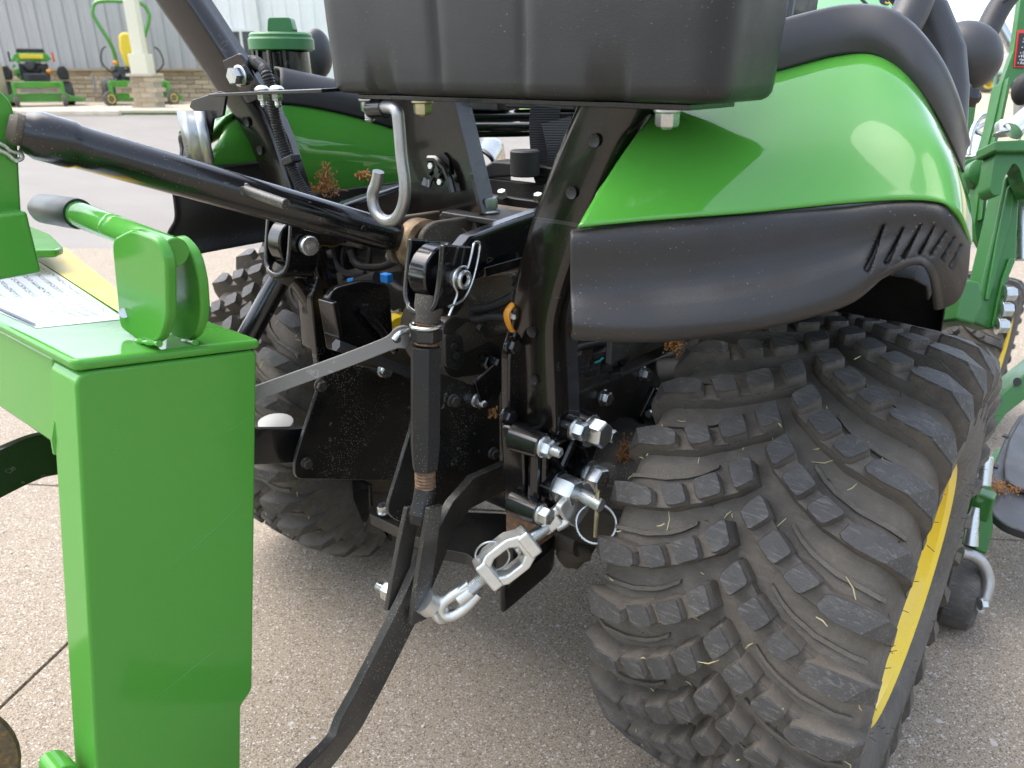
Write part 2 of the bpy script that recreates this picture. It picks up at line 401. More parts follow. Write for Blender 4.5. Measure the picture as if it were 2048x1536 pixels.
# ---- shop building with its porch
BW = 22.4
bld = thing('shop_building', 'grey ribbed metal shop wall over a tan block base, upper left', 'building', G(-11, BW, 0))
ztop = Zb(141, BW)
pm = MB(); w_ = .372
pr = [(0, 0), (.012, -.035), (.04, -.035), (.055, 0), (.19, 0), (.2, -.008), (.21, 0), (w_, 0)]
pm.grid([[RGT*x+FLAT*y+V(0,0,z) for x, y in pr] for z in (0, 3.4)])
pme = pm.mesh('panel', 'siding_grey'); pmw = pm.mesh('panel', 'siding_white')
aL = Ab(-330, BW); aC = Ab(452, BW)
n_ = int((aC-aL)/w_)
for i in range(n_):
    o = bpy.data.objects.new('siding_panel', pme); COL.objects.link(o); adopt(o, bld); o.location = G(aC-(i+1)*w_, BW, ztop+.05)
m = MB().box(G((aL+aC)/2, BW+.13, 2.1), (aC-aL, .2, 4.2), BAX); m.build('wall_core', 'siding_grey', bld)
m = MB().box(G((aL+aC)/2, BW-.10, ztop+.02), (aC-aL, .26, .07), BAX); m.build('sill_cap', 'block_2', bld, bevel=.01)
bmes = []
for q in range(3):
    bmes.append(MB().box((0,0,0), (.385, .12, .098), BAX).mesh('block', 'block_%d' % q))
for r in range(8):
    z = ztop-.07-.112*r
    if z < 0: break
    x = aC-.2-(.2 if r % 2 else 0)
    while x > Ab(-60, BW):
        o = bpy.data.objects.new('block', bmes[RND.randrange(3)]); COL.objects.link(o); adopt(o, bld)
        o.location = G(x, BW-.05+RND.uniform(-.006, .006), z); x -= .40
# porch: slab, pier, column, roof
b0 = 17.9
m = MB().prism([G(-30, b0, 0), G(Ab(392, b0, 0), b0, 0), G(Ab(465, 21.5, 0), 21.6, 0), G(-6.5, BW, 0), G(-30, BW, 0)], (0,0,1), .075); tag(m.build('porch_slab', 'slab_pale', bevel=.02), kind='structure')
pb = 19.2; pa = Ab(296, pb); pier = thing('porch_column', 'cream steel porch column on a tan block pier', 'column', G(pa, pb, .07))
zp = Zb(152, pb)
m = MB().box(G(pa, pb, (zp+.07)/2), (.50, .50, zp-.07), BAX); m.build('pier_core', 'mortar', pier)
for r in range(7):
    z = .07+.055+.112*r
    if z > zp-.04: break
    for sx in (-1, 1):
        s = .13 if (r % 2) == (sx > 0) else 0
        o = MB().box(G(pa+sx*.135+(.06 if r % 2 else -.06)*1, pb, z), (.27 if sx*(1 if r % 2 else -1) < 0 else .25, .53, .098), BAX).build('block', 'block_%d' % RND.randrange(3), pier)
m = MB().box(G(pa, pb, zp+.025), (.62, .62, .06), BAX); m.build('pier_cap', 'slab_pale', pier, bevel=.008)
zt = Zb(108, pb)
m = MB().box(G(pa-.03, pb, (zp+.05+zt)/2), (.40, .40, zt-zp-.05), BAX); m.build('column_base', 'cream_paint', pier, bevel=.01)
m = MB().box(G(pa-.03, pb, (zt+3.3)/2), (.26, .26, 3.3-zt), BAX); m.build('column_shaft', 'cream_paint', pier, bevel=.015)
m = MB().box(G((aL+aC)/2-1, 19.2, 3.40), (aC-aL+2, .3, .3), BAX); m.build('porch_beam', 'fascia_white', bld)
m = MB().box(G(Ab(-18, pb), pb, .55), (.5, .5, .98), BAX); o = m.build('pier_core', 'block_1'); 
p2 = thing('porch_column', 'tan block pier cut by the left edge of the picture', 'column', G(Ab(-18, pb), pb, 0)); adopt(o, p2)
# white wing with a window
aw0 = aC; aw1 = Ab(900, BW)
for i in range(int((aw1-aw0)/w_)):
    o = bpy.data.objects.new('siding_panel', pmw); COL.objects.link(o)
    if i == 0:
        wing = thing('shop_wing', 'bright white ribbed wing of the shop with a sash window', 'building', G(aw0+3, BW-.1, 0))
    adopt(o, wing); o.location = G(aw0+i*w_, BW-.12, .02); o.scale = (1,1,1.5)
MB().box(G((aw0+aw1)/2, BW+.1, 2.6), (aw1-aw0, .3, 5.2), BAX).build('wall_core', 'siding_white', wing)
wa0, wa1, wz0, wz1 = Ab(470, BW), Ab(531, BW), Zb(118, BW), Zb(58, BW)
wf = MB()
for (x0, x1, z0, z1) in ((wa0, wa1, wz1-.07, wz1), (wa0, wa1, wz0, wz0+.07), (wa0, wa0+.07, wz0+.07, wz1-.07), (wa1-.07, wa1, wz0+.07, wz1-.07), ((wa0+wa1)/2-.03, (wa0+wa1)/2+.03, wz0+.07, wz1-.07)):
    wf.box(G((x0+x1)/2, BW-.20, (z0+z1)/2), (x1-x0, .08, z1-z0), BAX)
wfo = wf.build('window', 'white_wall', wing, bevel=.006)
for s in (0, 1):
    x0 = wa0+.07 if s == 0 else (wa0+wa1)/2+.03; x1 = (wa0+wa1)/2-.03 if s == 0 else wa1-.07
    MB().box(G((x0+x1)/2, BW-.185, (wz0+wz1)/2), (x1-x0, .01, wz1-wz0-.14), BAX).build('pane', 'window_glass', wfo)
MB().box(G(Ab(527, BW)+.08, BW-.22, 2.6), (.14, .10, 5.2), BAX).build('corner_trim', 'white_wall', wing)
# wheel stop
wa = Ab(30, 17.3, 0); wb_ = Ab(236, 17.3, 0)
m = MB(); pr = [(-.09, 0), (-.07, .10), (.07, .10), (.09, 0)]
m.prism([G(wa, 17.4+y, z-.016) for y, z in pr], RGT, wb_-wa)
tag(m.build('wheel_stop', 'slab_pale', bevel=.015), 'long pale concrete wheel stop in front of the first mower', 'wheel stop')

# ---- mowers on the porch slab
def wheelmesh(parent, c, ax, r, w, tyre, hub, hubr=.55):
    wh = MB().lathe([(-w/2, r*hubr), (-w/2, r*.86), (-w*.4, r*.97), (-w*.2, r), (w*.2, r), (w*.4, r*.97), (w/2, r*.86), (w/2, r*hubr)], c, ax, 20).build('wheel', tyre, parent)
    MB().lathe([(-w*.50, .001), (-w*.50, r*hubr*.8), (-w*.54, r*hubr), (w*.54, r*hubr), (w*.50, r*hubr*.8), (w*.44, r*.25), (w*.5, r*.2), (w*.5, .001)], c, ax, 16).build('hub', hub, wh)
def B3(o, x, y, z): return o+MR*x+MF*y+V(0,0,z)
def face_camera(o, tw=0.0):
    global MR, MF, BM
    f = V(o.x-CAM.x, o.y-CAM.y, 0).normalized(); r = V(f.y, -f.x, 0); MF = f*math.cos(tw)+r*math.sin(tw); MR = V(MF.y, -MF.x, 0); BM = (MR, MF, V(0,0,1))
o1 = G(Ab(86, 20.1, 0), 20.1, .075); face_camera(o1, .0)
mw = thing('stand_on_mower', 'green stand-on mower facing the lot, engine showing, no roll bar', 'mower', o1)
MB().prism([B3(o1, x, -.62, z) for x, z in ((-.72,.10),(-.78,.22),(-.55,.30),(.55,.30),(.70,.22),(.95,.18),(.95,.10))], MF, .75).build('mower_deck', 'green_paint', mw, bevel=.02)
m = MB().box(B3(o1, 0, -.68, .49), (.95, .06, .14), BM)
for s in (-1, 1):
    m.box(B3(o1, s*.50, -.62, .50), (.09, .3, .12), BM); m.box(B3(o1, s*.50, -.80, .38), (.09, .10, .28), BM)
m.build('front_frame', 'green_paint', mw, bevel=.015)
MB().box(B3(o1, 0, -.74, .36), (.74, .05, .05), BM).build('lift_bar', 'grey_steel', mw, bevel=.008)
for s in (-1, 1):
    wheelmesh(mw, B3(o1, s*.50, -.82, .14), MR, .14, .10, 'rubber_side', 'yellow_paint')
    wheelmesh(mw, B3(o1, s*.64, .12, .28), MR, .28, .22, 'rubber_side', 'black_flat')
    MB().prism([B3(o1, s*.54-.16, -.26, z) if False else B3(o1, s*.60+x, -.30, z) for x, z in ((-.11,.60),(-.13,.76),(-.07,.90),(.05,.92),(.12,.78),(.11,.60))], MF, .7).build('fender_pod', 'black_flat', mw, bevel=.04)
m = MB().box(B3(o1, 0, -.02, .78), (.62, .42, .36), BM)
for q in range(14): m.blob(B3(o1, RND.uniform(-.34, .34), -.24+RND.uniform(-.04, .04), RND.uniform(.62, .98)), RND.uniform(.04, .075), amp=.5, seed=q)
m.build('engine', 'black_flat', mw)
MB().lathe([(0, .10), (.05, .11), (.12, .10), (.13, .05)], B3(o1, -.08, -.20, .92), -MF, 20).build('air_filter', 'plastic_trim', mw)
fp = MB().prism([B3(o1, x, -.52, z) for x, z in ((-.28,.56),(-.24,.74),(.24,.74),(.30,.56))], MF, .06).build('foot_panel', 'plastic_trim', mw, bevel=.015)
for q in range(3): MB().box(B3(o1, .03, -.545, .60+.045*q), (.36, .012, .016), BM).build('louvre', 'black_flat', fp)
MB().prism([B3(o1, x, -.10, z) for x, z in ((-.42,1.06),(-.36,1.16),(-.30,1.20),(.30,1.20),(.36,1.16),(.42,1.06),(.3,1.0),(-.3,1.0))], MF, .25).build('console', 'green_paint', mw, bevel=.02)
MB().box(B3(o1, 0, -.115, 1.12), (.50, .02, .10), BM).build('console_stripe', 'yellow_paint', mw, bevel=.006)
MB().prism([B3(o1, x, .02, z) for x, z in ((-.32,1.19),(-.28,1.30),(.28,1.30),(.32,1.19))], MF, .2).build('operator_pad', 'black_flat', mw, bevel=.03)
for s in (-1, 1):
    MB().tube([B3(o1, s*.46, -.06, 1.0), B3(o1, s*.46, -.08, 1.22)], .022, 8).build('lever_grip', 'red_lamp' if s > 0 else 'black_flat', mw)
MB().blob(B3(o1, .30, -.34, .78), .055).build('oil_cap', 'amber_lamp', mw)
m = MB()
for q in range(18): m.blob(B3(o1, RND.uniform(-.42, -.28), -.30, RND.uniform(.6, 1.05)), .03, amp=.6, seed=q)
m.build('linkage', 'green_paint', mw)

o2 = G(Ab(279, 20.9, 0), 20.9, .075); face_camera(o2, -.12)
mw = thing('roll_bar_mower', 'green zero-turn mower with tall roll bar and yellow seat behind the column', 'mower', o2)
MB().prism([B3(o2, x, -.55, z) for x, z in ((-.75,.10),(-.80,.20),(-.58,.28),(.75,.28),(.95,.24),(1.05,.14),(.95,.10))], MF, .7).build('mower_deck', 'green_paint', mw, bevel=.02)
m = MB().box(B3(o2, 0, -.55, .50), (1.35, .25, .15), BM)
for s in (-1, 1): m.box(B3(o2, s*.66, -.72, .40), (.09, .12, .30), BM)
m.build('front_frame', 'green_paint', mw, bevel=.015)
for s in (-1, 1):
    wheelmesh(mw, B3(o2, s*.72, -.74, .16), (MR*.5-MF*.86).normalized(), .17, .12, 'rubber_side', 'yellow_paint', .62)
    wheelmesh(mw, B3(o2, s*.62, .25, .32), MR, .32, .26, 'rubber_side', 'black_flat')
m = MB().box(B3(o2, -.30, -.2, .72), (.40, .4, .34), BM)
for q in range(12): m.blob(B3(o2, RND.uniform(-.48, -.05), -.40, RND.uniform(.55, .9)), RND.uniform(.045, .08), amp=.5, seed=q+40)
m.build('engine', 'plastic_trim', mw)
MB().prism([B3(o2, x, -.10, z) for x, z in ((-.14,.86),(-.22,1.30),(-.18,1.62),(-.08,1.68),(.35,1.68),(.42,1.6),(.42,.86))], MF, .30).build('seat', 'yellow_paint', mw, bevel=.05)
hp = [B3(o2, -.32, .3, .6), B3(o2, -.34, .3, 1.3), B3(o2, -.60, .3, 1.95), B3(o2, -.64, .3, 2.15), B3(o2, -.50, .3, 2.36), B3(o2, 0, .3, 2.40), B3(o2, .50, .3, 2.36), B3(o2, .64, .3, 2.15), B3(o2, .60, .3, 1.95), B3(o2, .34, .3, 1.3), B3(o2, .32, .3, .6)]
MB().tube(catmull(hp, 4), .045, 10).build('roll_bar', 'green_paint', mw)
for s in (-1, 1):
    MB().tube(catmull([B3(o2, s*.45, -.2, .7), B3(o2, s*.70, -.3, .95), B3(o2, s*.66, -.3, 1.25), B3(o2, s*.55, -.3, 1.35)], 4), .018, 6).build('steering_lever', 'black_flat', mw)
MB().blob(B3(o2, -.42, -.42, .98), .055).build('oil_cap', 'amber_lamp', mw)
MB().box(B3(o2, -.98, -.5, .5), (.05, .3, .42), BM).build('chute', 'grey_steel', mw)

# ---- yard far right: wagon, tree, rack
wb = 34.0; wa0 = Ab(1935, wb, 1)
wg = thing('farm_wagon', 'white box wagon with yellow wheels parked beyond the loader', 'wagon', G(wa0+1, wb, 0))
wz0, wz1 = .75, Zb(128, wb)+.35
wp = MB().box(G(wa0+1.6, wb, (wz0+wz1)/2), (4.2, 2, wz1-wz0), BAX).build('wagon_box', 'white_wall', wg, bevel=.05)
for q in range(6): MB().box(G(wa0-.3+q*.72, wb-1.03, (wz0+wz1)/2), (.06, .06, wz1-wz0), BAX).build('rib', 'fascia_white', wp)
for q in (0.15, 2.6): wheelmesh(wg, G(wa0+.25+q, wb-1.0, .42), FLAT, .42, .25, 'rubber_side', 'yellow_paint', .62)
MB().box(G(wa0+1.4, wb, .68), (4.0, .3, .14), BAX).build('chassis', 'black_flat', wg)
MB().tube([G(wa0-.5, wb-1, .5), G(wa0+.1, wb-1.1, .32)], .05, 6).build('drawbar', 'black_flat', wg)
rd = thing('red_machine', 'small red machine parked far off behind the loader mast', 'machine', G(Ab(2030, 40, 0), 40, 0))
MB().box(G(Ab(2030, 40), 40, .9), (1.6, 1, .9), BAX).build('body', 'red_lamp', rd, bevel=.15)
for q in (-.6, .6): wheelmesh(rd, G(Ab(2030, 40)+q, 39.4, .35), FLAT, .35, .2, 'rubber_side', 'black_flat')
rk = thing('pipe_rack', 'thin pale green pipe rack standing in the yard past the loader', 'rack', G(Ab(1985, 9, 0), 9, 0))
rb = 9.0
def RP(u, v): return G(Ab(u, rb, Zb(v, rb)), rb, Zb(v, rb))
for q in (((1945, 148), (2060, 148)), ((1992, 148), (1958, 420)), ((2048, 148), (2030, 420))):
    MB().tube([RP(*q[0]), RP(*q[1])], .016, 8).build('rack_pipe', 'green_rack', rk)
def leaf_mat(name, a, b):
    t = NT(name); t.set(color=t.ramp(t.noise(.9, 4), [(.3, a), (.7, b)]), rough=.6); t.set(**{'Subsurface Weight': 0.0}); return t
leaf_mat('leaf_spring', (.10,.17,.025), (.24,.30,.06)); leaf_mat('leaf_dark', (.04,.09,.015), (.10,.17,.035))
def tree(base, h, rad, label, seed, mat, n=5200, leaf=.22, group=None):
    R_ = random.Random(seed); t = thing('leafy_tree', label, 'tree', base, group); tr = MB()
    tr.tube(catmull([base, base+V(.15,.1,h*.3), base+V(-.1,.2,h*.62)], 4), [.26*h/9*(1-.5*i/8) for i in range(9)], 8)
    cl = []
    for q in range(9):
        a = q*2.4; e = base+V(math.cos(a)*rad*.7, math.sin(a)*rad*.7, h*(.5+.4*R_.random())); s = base+V(0,.1,h*(.25+.03*q))
        tr.tube([s, (s+e)/2+V(0,0,.2), e], [.09, .06, .02], 6); cl.append(e)
    tr.build('trunk', 'trunk', t); cr = MB()
    cents = cl+[base+V(R_.uniform(-.7,.7)*rad, R_.uniform(-.7,.7)*rad, h*R_.uniform(.42, 1)) for _ in range(22)]
    for q in range(n):
        c = cents[R_.randrange(len(cents))]; d = V(R_.gauss(0,1), R_.gauss(0,1), R_.gauss(0,.8))*(rad*.17)
        p = c+d; a = V(R_.gauss(0,1), R_.gauss(0,1), R_.gauss(0,1)).normalized(); b = a.orthogonal().normalized(); l = leaf*R_.uniform(.5, 1.2)
        cr.add([p-a*l*.5, p+b*l*.3, p+a*l*.5, p-b*l*.3], [[0,1,2,3]])
    cr.build('crown', mat, t)
tree(G(25.6, 38, 0), 6.6, 3.4, 'yellow-green tree behind the loader hose, far right', 3, 'leaf_spring')
tree(G(34.0, 46, 0), 9.0, 4.6, 'yellow-green tree half cut by the right picture edge', 5, 'leaf_spring')
# the tree row and bank that the paint mirrors, behind and to the right of the camera
wd = MB(); R_ = random.Random(11)
for q in range(26):
    ang = math.radians(lerp(-28, 170, q/25)); c = G(0, 0, 0)+V(math.cos(ang), math.sin(ang)*-1, 0)*R_.uniform(30, 40)
    c = V(CAM.x, CAM.y, 0)+(RGT*math.cos(ang)-FLAT*math.sin(ang))*R_.uniform(28, 38); h = R_.uniform(6, 11)
    wd.tube([c, c+V(0,0,h*.6)], .22, 6, mi=1)
    for k in range(420):
        p = c+V(R_.gauss(0, 1.6), R_.gauss(0, 1.6), h*(.62+R_.gauss(0, .2))); a = V(R_.gauss(0,1), R_.gauss(0,1), R_.gauss(0,1)).normalized(); b = a.orthogonal().normalized(); l = R_.uniform(.4, .8)
        wd.add([p-a*l*.5, p+b*l*.35, p+a*l*.5, p-b*l*.35], [[0,1,2,3]])
tag(wd.build('wood', ['leaf_dark', 'trunk']), 'row of trees across the road behind the viewer, mirrored in the paint', 'wood', kind='stuff')
# ------------------------------------------------------------------ tractor: rear wheels
TR = thing('tractor', 'green compact tractor seen from behind, yellow wheels and black plastic fenders', 'tractor', (0, 0, 0))
TRR = .33; TCX = .4655
PROF = [(0,.3025),(.04,.3022),(.08,.3010),(.108,.2992),(.127,.2955),(.140,.289),(.1485,.276),(.1535,.256),(.1548,.232),(.1520,.208),(.1465,.188),(.1395,.174),(.134,.168)]
def prof_at(s):
    """arc length s from the crown towards one shoulder -> (x, r, nx, nr)"""
    sg = 1 if s >= 0 else -1; s = abs(s); k = 0
    while k < len(PROF)-2 and s > math.dist(PROF[k], PROF[k+1]): s -= math.dist(PROF[k], PROF[k+1]); k += 1
    a, b = PROF[k], PROF[k+1]; t = s/math.dist(a, b)
    def tan(i):
        p, q = PROF[max(i-1, 0)], PROF[min(i+1, len(PROF)-1)]; l = math.dist(p, q); return ((q[0]-p[0])/l, (q[1]-p[1])/l)
    ta, tb = tan(k), tan(k+1); tx, tr = lerp(ta[0], tb[0], t), lerp(ta[1], tb[1], t); l = math.hypot(tx, tr)
    x, r = lerp(a[0], b[0], t), lerp(a[1], b[1], t)
    return sg*x, r, sg*-tr/l, tx/l
def TP(s, deg, h, c=(0,0,0)):
    x, r, nx, nr = prof_at(s); x += nx*h; r += nr*h; a = math.radians(deg)
    return V(c[0]+x, c[1]-r*math.cos(a), c[2]+r*math.sin(a))       # angle measured up from the rear
def make_tyre():
    m = MB(); NS = 232; ss = []
    L = sum(math.dist(PROF[i], PROF[i+1]) for i in range(len(PROF)-1))
    ss = [L*q/22 for q in range(-22, 23)]
    rows = []
    R_ = random.Random(2)
    for i in range(NS):
        rows.append([TP(s*.9999, 360*i/NS, .0009*pnoise(V(s*40, i*.35, 3))) for s in ss])
    n = len(ss); fs = []; mi = []
    for i in range(NS):
        for j in range(n-1): fs.append([i*n+j, i*n+j+1, ((i+1) % NS)*n+j+1, ((i+1) % NS)*n+j]); mi.append(0 if abs(ss[j]) < .165 else 2)
    m.v = [q for r in rows for q in r]; m.f = fs; m.m = mi
    HL = .0275; NR = 29; PT = 360/NR; dg = math.degrees(1/.325)
    def lug(poly, h, ex=.0042, hf=None):
        """poly: rounded outline of (s, deg); tapered block with a small edge radius"""
        cx = sum(q[0] for q in poly)/len(poly); cy = sum(q[1] for q in poly)/len(poly); k = len(poly); vs = []
        for e, hh in ((ex, -.001), (ex*.7, h*.30), (.0016, h*.91), (.0004, h)):
            for s, d in poly:
                dx, dy = s-cx, (d-cy)/dg; l = math.hypot(dx, dy) or 1; g = (l+e)/l
                H = hh*(hf(s) if hf else 1); vs.append(TP(cx+dx*g, cy+dy*g*dg, H))
        vs.append(TP(cx, cy, h*(hf(cx) if hf else 1)*1.01)) if hf is None else None
        b = len(m.v); m.v += vs
        for r in range(3):
            for j in range(k): m.f.append([b+r*k+j, b+r*k+(j+1) % k, b+(r+1)*k+(j+1) % k, b+(r+1)*k+j]); m.m.append(3 if r < 2 else 1)
        return b, k
    QUAD = (((-.0140,-.5),(-.001,3.40),(.0150,.30),(0,-3.20)), ((-.0167,-.35),(-.0037,3.0),(.0166,.25),(.0037,-2.9)), ((-.0164,-.60),(-.0036,2.5),(.0178,.60),(.0024,-2.5)))
    def block(s, d, sg, kind):
        """diamond block centred at (s, d)"""
        q = [V(s*sg+a*sg, (d+b)/dg, 0) for a, b in QUAD[kind]]
        q = roundpoly(q, .0048, 3); poly = [(p.x, p.y*dg) for p in q]
        b, k = lug(poly, HL*R_.uniform(.97, 1.02), .0030); top = len(m.v)-1
        for j in range(k): m.f.append([b+3*k+j, b+3*k+(j+1) % k, top]); m.m.append(1)
    def strip(up, dn, h, ex, hf, mats):
        b, k = lug(up+dn[::-1], h, ex, hf)
        for j in range(len(up)-1): m.f.append([b+3*k+j, b+3*k+j+1, b+3*k+k-2-j, b+3*k+k-1-j]); m.m.append(mats[min(j, len(mats)-1)])
    for i in range(NR):
        for sg in (1, -1):
            d0 = i*PT+(0 if sg > 0 else PT/2)+R_.uniform(-.12, .12); S = lambda l: [(sg*s, d0+d) for s, d in l]
            block(.0135, d0, sg, 0); block(.0420, d0-4.5, sg, 1); block(.0735, d0-7.95, sg, 2)
            # long shoulder bar that runs over the edge on to the sidewall
            strip(S([(.098,-9.0),(.1046,-8.5),(.1209,-8.6),(.141,-9.6),(.1535,-11.0),(.168,-12.4),(.184,-13.8),(.198,-15.0)]), S([(.0935,-11.0),(.0965,-11.7),(.1091,-12.5),(.1288,-13.1),(.150,-14.0),(.1605,-14.9),(.182,-16.6),(.196,-17.6)]), HL, .0036,
                  lambda s: 1.0 if abs(s) < .135 else max(.05, 1.0-(abs(s)-.135)/.042*.93), (1,1,1,1,0))
            # continuous bar that the row of blocks stands on
            strip(S([(.0115,3.3),(.0275,.4),(.0383,-1.6),(.0565,-4.2),(.070,-5.5),(.0885,-7.3),(.1046,-8.5),(.121,-8.7),(.141,-9.7),(.153,-11.0),(.163,-12.2)]), S([(-.001,-.6),(.0130,-3.5),(.025,-5.0),(.0445,-7.6),(.057,-8.7),(.075,-10.6),(.092,-11.6),(.110,-12.7),(.130,-13.3),(.150,-14.1),(.162,-15.1)]), .0150, .0036,
                  lambda s: 1.0 if abs(s) < .13 else .5, (0,))
            # thin rib along the groove
            rp = [(.0470,.6),(.060,-1.6),(.0735,-3.2),(.0973,-5.0),(.1286,-6.2),(.1450,-6.8)]; w = .0026*dg
            strip(S([(s, d+w) for s, d in rp]), S([(s, d-w) for s, d in rp]), .0045, .0014, lambda s: 1.0, (0,))
    return m
tyre = make_tyre()
def make_hair():
    m = MB(); R_ = random.Random(9)
    for q in range(230):
        d = R_.uniform(0, 360); 
        if q % 3 == 0: s = R_.choice((-1, 1))*R_.uniform(.19, .26); h0 = .001
        elif q % 3 == 1: s = R_.choice((-1, 1))*R_.uniform(.135, .165); h0 = .013
        else: s = R_.choice((-1, 1))*R_.uniform(.03, .125); h0 = .003
        L = R_.uniform(.004, .010); a = TP(s, d, h0-.002); b = TP(s+R_.uniform(-.004, .004), d+R_.uniform(-1, 1), h0+L*.7)
        m.tube([a, b], [.0004, .0003], 4)
    return m
hair = make_hair()
def make_bits(seed):
    m = MB(); R_ = random.Random(seed)
    for q in range(300):
        d = R_.uniform(0, 360); s = R_.uniform(-.16, .16); L = R_.uniform(.003, .012) if R_.random() < .9 else R_.uniform(.02, .035); a = R_.uniform(0, 6.28); hh = R_.choice((.0015, .0015, .0225)) if abs(s) < .12 else .006
        p0 = TP(s, d, hh); p1 = TP(s+math.cos(a)*L, d+math.sin(a)*L*175, hh+R_.uniform(0, .002)); m.tube([p0, (p0+p1)/2+(p1-p0).orthogonal()*.08, p1], [.0005, .0007, .0003], 4)
    return m
bits = make_bits(4)
RIM = [(-.134,.166),(-.140,.1745),(-.136,.1775),(-.130,.166),(-.115,.152),(.06,.148),(.105,.152),(.118,.162),(.130,.166),(.136,.1775),(.140,.1745),(.134,.163),(.121,.158),(.108,.148),(.095,.143),(.045,.140),(.040,.128),(.052,.100),(.056,.075),(.050,.055),(.050,.001)]
def wheel(side):
    c = V(side*TCX, 0, TRR); w = bpy.data.objects.new('rear_wheel', None); COL.objects.link(w); w.parent = TR; w.empty_display_size = .05
    def put(mb, name, mats, ang=35, **k):
        q = MB(); q.v = [V(c.x+p.x*side, c.y+p.y, c.z+p.z) for p in mb.v]; q.f = mb.f; q.m = mb.m
        return q.build(name, mats, w, ang=ang, **k)
    put(tyre, 'tyre', ['rubber_dusty', 'rubber_worn', 'rubber_side', 'rubber_mud'], 24)
    rm = MB().lathe(RIM, (0,0,0), (1,0,0), 64)
    put(rm, 'rim', 'yellow_paint', 30)
    for q in range(6):
        a = q*math.pi/3; b = MB().bolt((.052, .082*math.cos(a), .082*math.sin(a)), (1,0,0), .019, .012); put(b, 'wheel_nut', 'zinc')
    put(hair, 'moulding_hair', 'hair_black')['kind'] = 'stuff'
    put(bits, 'dry_grass', 'straw')['kind'] = 'stuff'
    return w
wheel(1); wheel(-1)
for s_ in (1, -1):
    MB().lathe([(0,.05),(.0,.160),(.006,.181),(.014,.181),(.02,.160),(.05,.06)], (s_*.312,0,TRR), (s_,0,0), 40).build('dark_wheel_cover', 'dark_cast', TR)  # added dark disc: makes the inner side of the wheel look dark
m = MB().lathe([(-.42,.055),(-.30,.058),(-.27,.09),(-.14,.11),(.14,.11),(.27,.09),(.30,.058),(.42,.055)], (0,0,TRR), (1,0,0), 28); m.build('rear_axle', 'black_dusty', TR, bevel=.004)
def px(l, **k): return [A(u, v, **k) for u, v in l]
# ------------------------------------------------------------------ tractor: fenders
def Ay(l, ys): return [A(u, v, y=y) for (u, v), y in zip(l, ys)]
gr = [Ay([(1155,455),(1300,441),(1500,426),(1700,406),(1850,401),(1912,425),(1939,490)], [-.385,-.335,-.285,-.243,-.232,-.232,-.20]),
      Ay([(1200,380),(1340,345),(1520,312),(1700,290),(1830,290),(1900,332),(1937,425)], [-.345,-.298,-.250,-.212,-.202,-.200,-.16]),
      Ay([(1260,290),(1390,255),(1540,222),(1690,196),(1800,206),(1872,257),(1924,360)], [-.298,-.252,-.205,-.167,-.158,-.155,-.11]),
      Ay([(1320,215),(1430,188),(1560,150),(1680,118),(1762,121),(1832,178),(1885,264)], [-.245,-.205,-.158,-.120,-.110,-.105,-.06]),
      Ay([(1368,160),(1462,138),(1575,112),(1680,88),(1752,90),(1815,140),(1868,215)], [-.19,-.155,-.11,-.07,-.055,-.045,.0])]
gg = smoothgrid(gr, 8, 8)
BX = [[(1157,462),(1290,447),(1430,437),(1560,425),(1680,413),(1780,404),(1850,404),(1900,420),(1937,485)],
      [(1157,478),(1290,466),(1430,455),(1560,442),(1682,429),(1782,416),(1850,415),(1899,434),(1936,496)],
      [(1157,545),(1295,540),(1440,526),(1570,506),(1690,481),(1785,458),(1850,450),(1895,472),(1932,545)],
      [(1158,585),(1303,578),(1452,563),(1582,540),(1694,508),(1779,480),(1844,468),(1888,490),(1925,575)],
      [(1160,622),(1312,617),(1466,602),(1595,578),(1697,545),(1772,508),(1838,492),(1878,513),(1912,600)],
      [(1163,655),(1325,658),(1480,643),(1605,615),(1700,582),(1766,538),(1834,512),(1868,533),(1890,612)],
      [(1166,676),(1330,679),(1490,660),(1612,633),(1702,602),(1764,553),(1833,525),(1862,546),(1872,614)]]
byl = [-.385,-.340,-.307,-.275,-.247,-.236,-.233,-.233,-.202]
dy = [.010, -.003, -.004, -.006, -.015, -.019, -.009]
fall = [1,1,1,1,.9,.6,.4,.3,.2]
br = [[A(u, v, y=y+(d*f_ if d < 0 else d)) for (u, v), y, f_ in zip(r, byl, fall)] for r, d in zip(BX, dy)]
br.append([q+V(0, .05, .004) for q in br[-1]])
BXp = [[V(u, v, 0) for u, v in r] for r in BX]; BXp.append([q+V(0, 6, 0) for q in BXp[-1]])
# return wall of the extension on its inner side
for r, rp in zip(br, BXp):
    q = r[0]; r.insert(0, V(q.x-.004, q.y+.006, q.z)); r.insert(0, V(q.x-.014, q.y+.05, q.z+.002)); r.insert(0, V(q.x-.028, q.y+.16, q.z+.004))
    for k in (20, 40, 60): rp.insert(0, rp[0]-V(k, 0, 0))
bb = smoothgrid(br, 34, 18); bp = smoothgrid(BXp, 34, 18)
SLOT = [((1767,451),(1735,537)),((1806,456),(1774,524)),((1842,450),(1808,513)),((1870,452),(1840,506)),((1890,463),(1862,508)),((1906,473),(1882,516)),((1918,488),(1897,532))]
SLOT = [(V(*a, 0), V(*b, 0)) for a, b in SLOT]
def slot_depth(p):
    best = 0
    for k, (a, b) in enumerate(SLOT):
        ab = b-a; t = max(0, min(1, (p-a).dot(ab)/ab.length_squared)); d = (p-(a+ab*t)).length; w = lerp(4.5, 9.0, t)*(1-.09*k)
        best = max(best, min(1, max(0, (w+1.5-d)/3.0)))
    return best
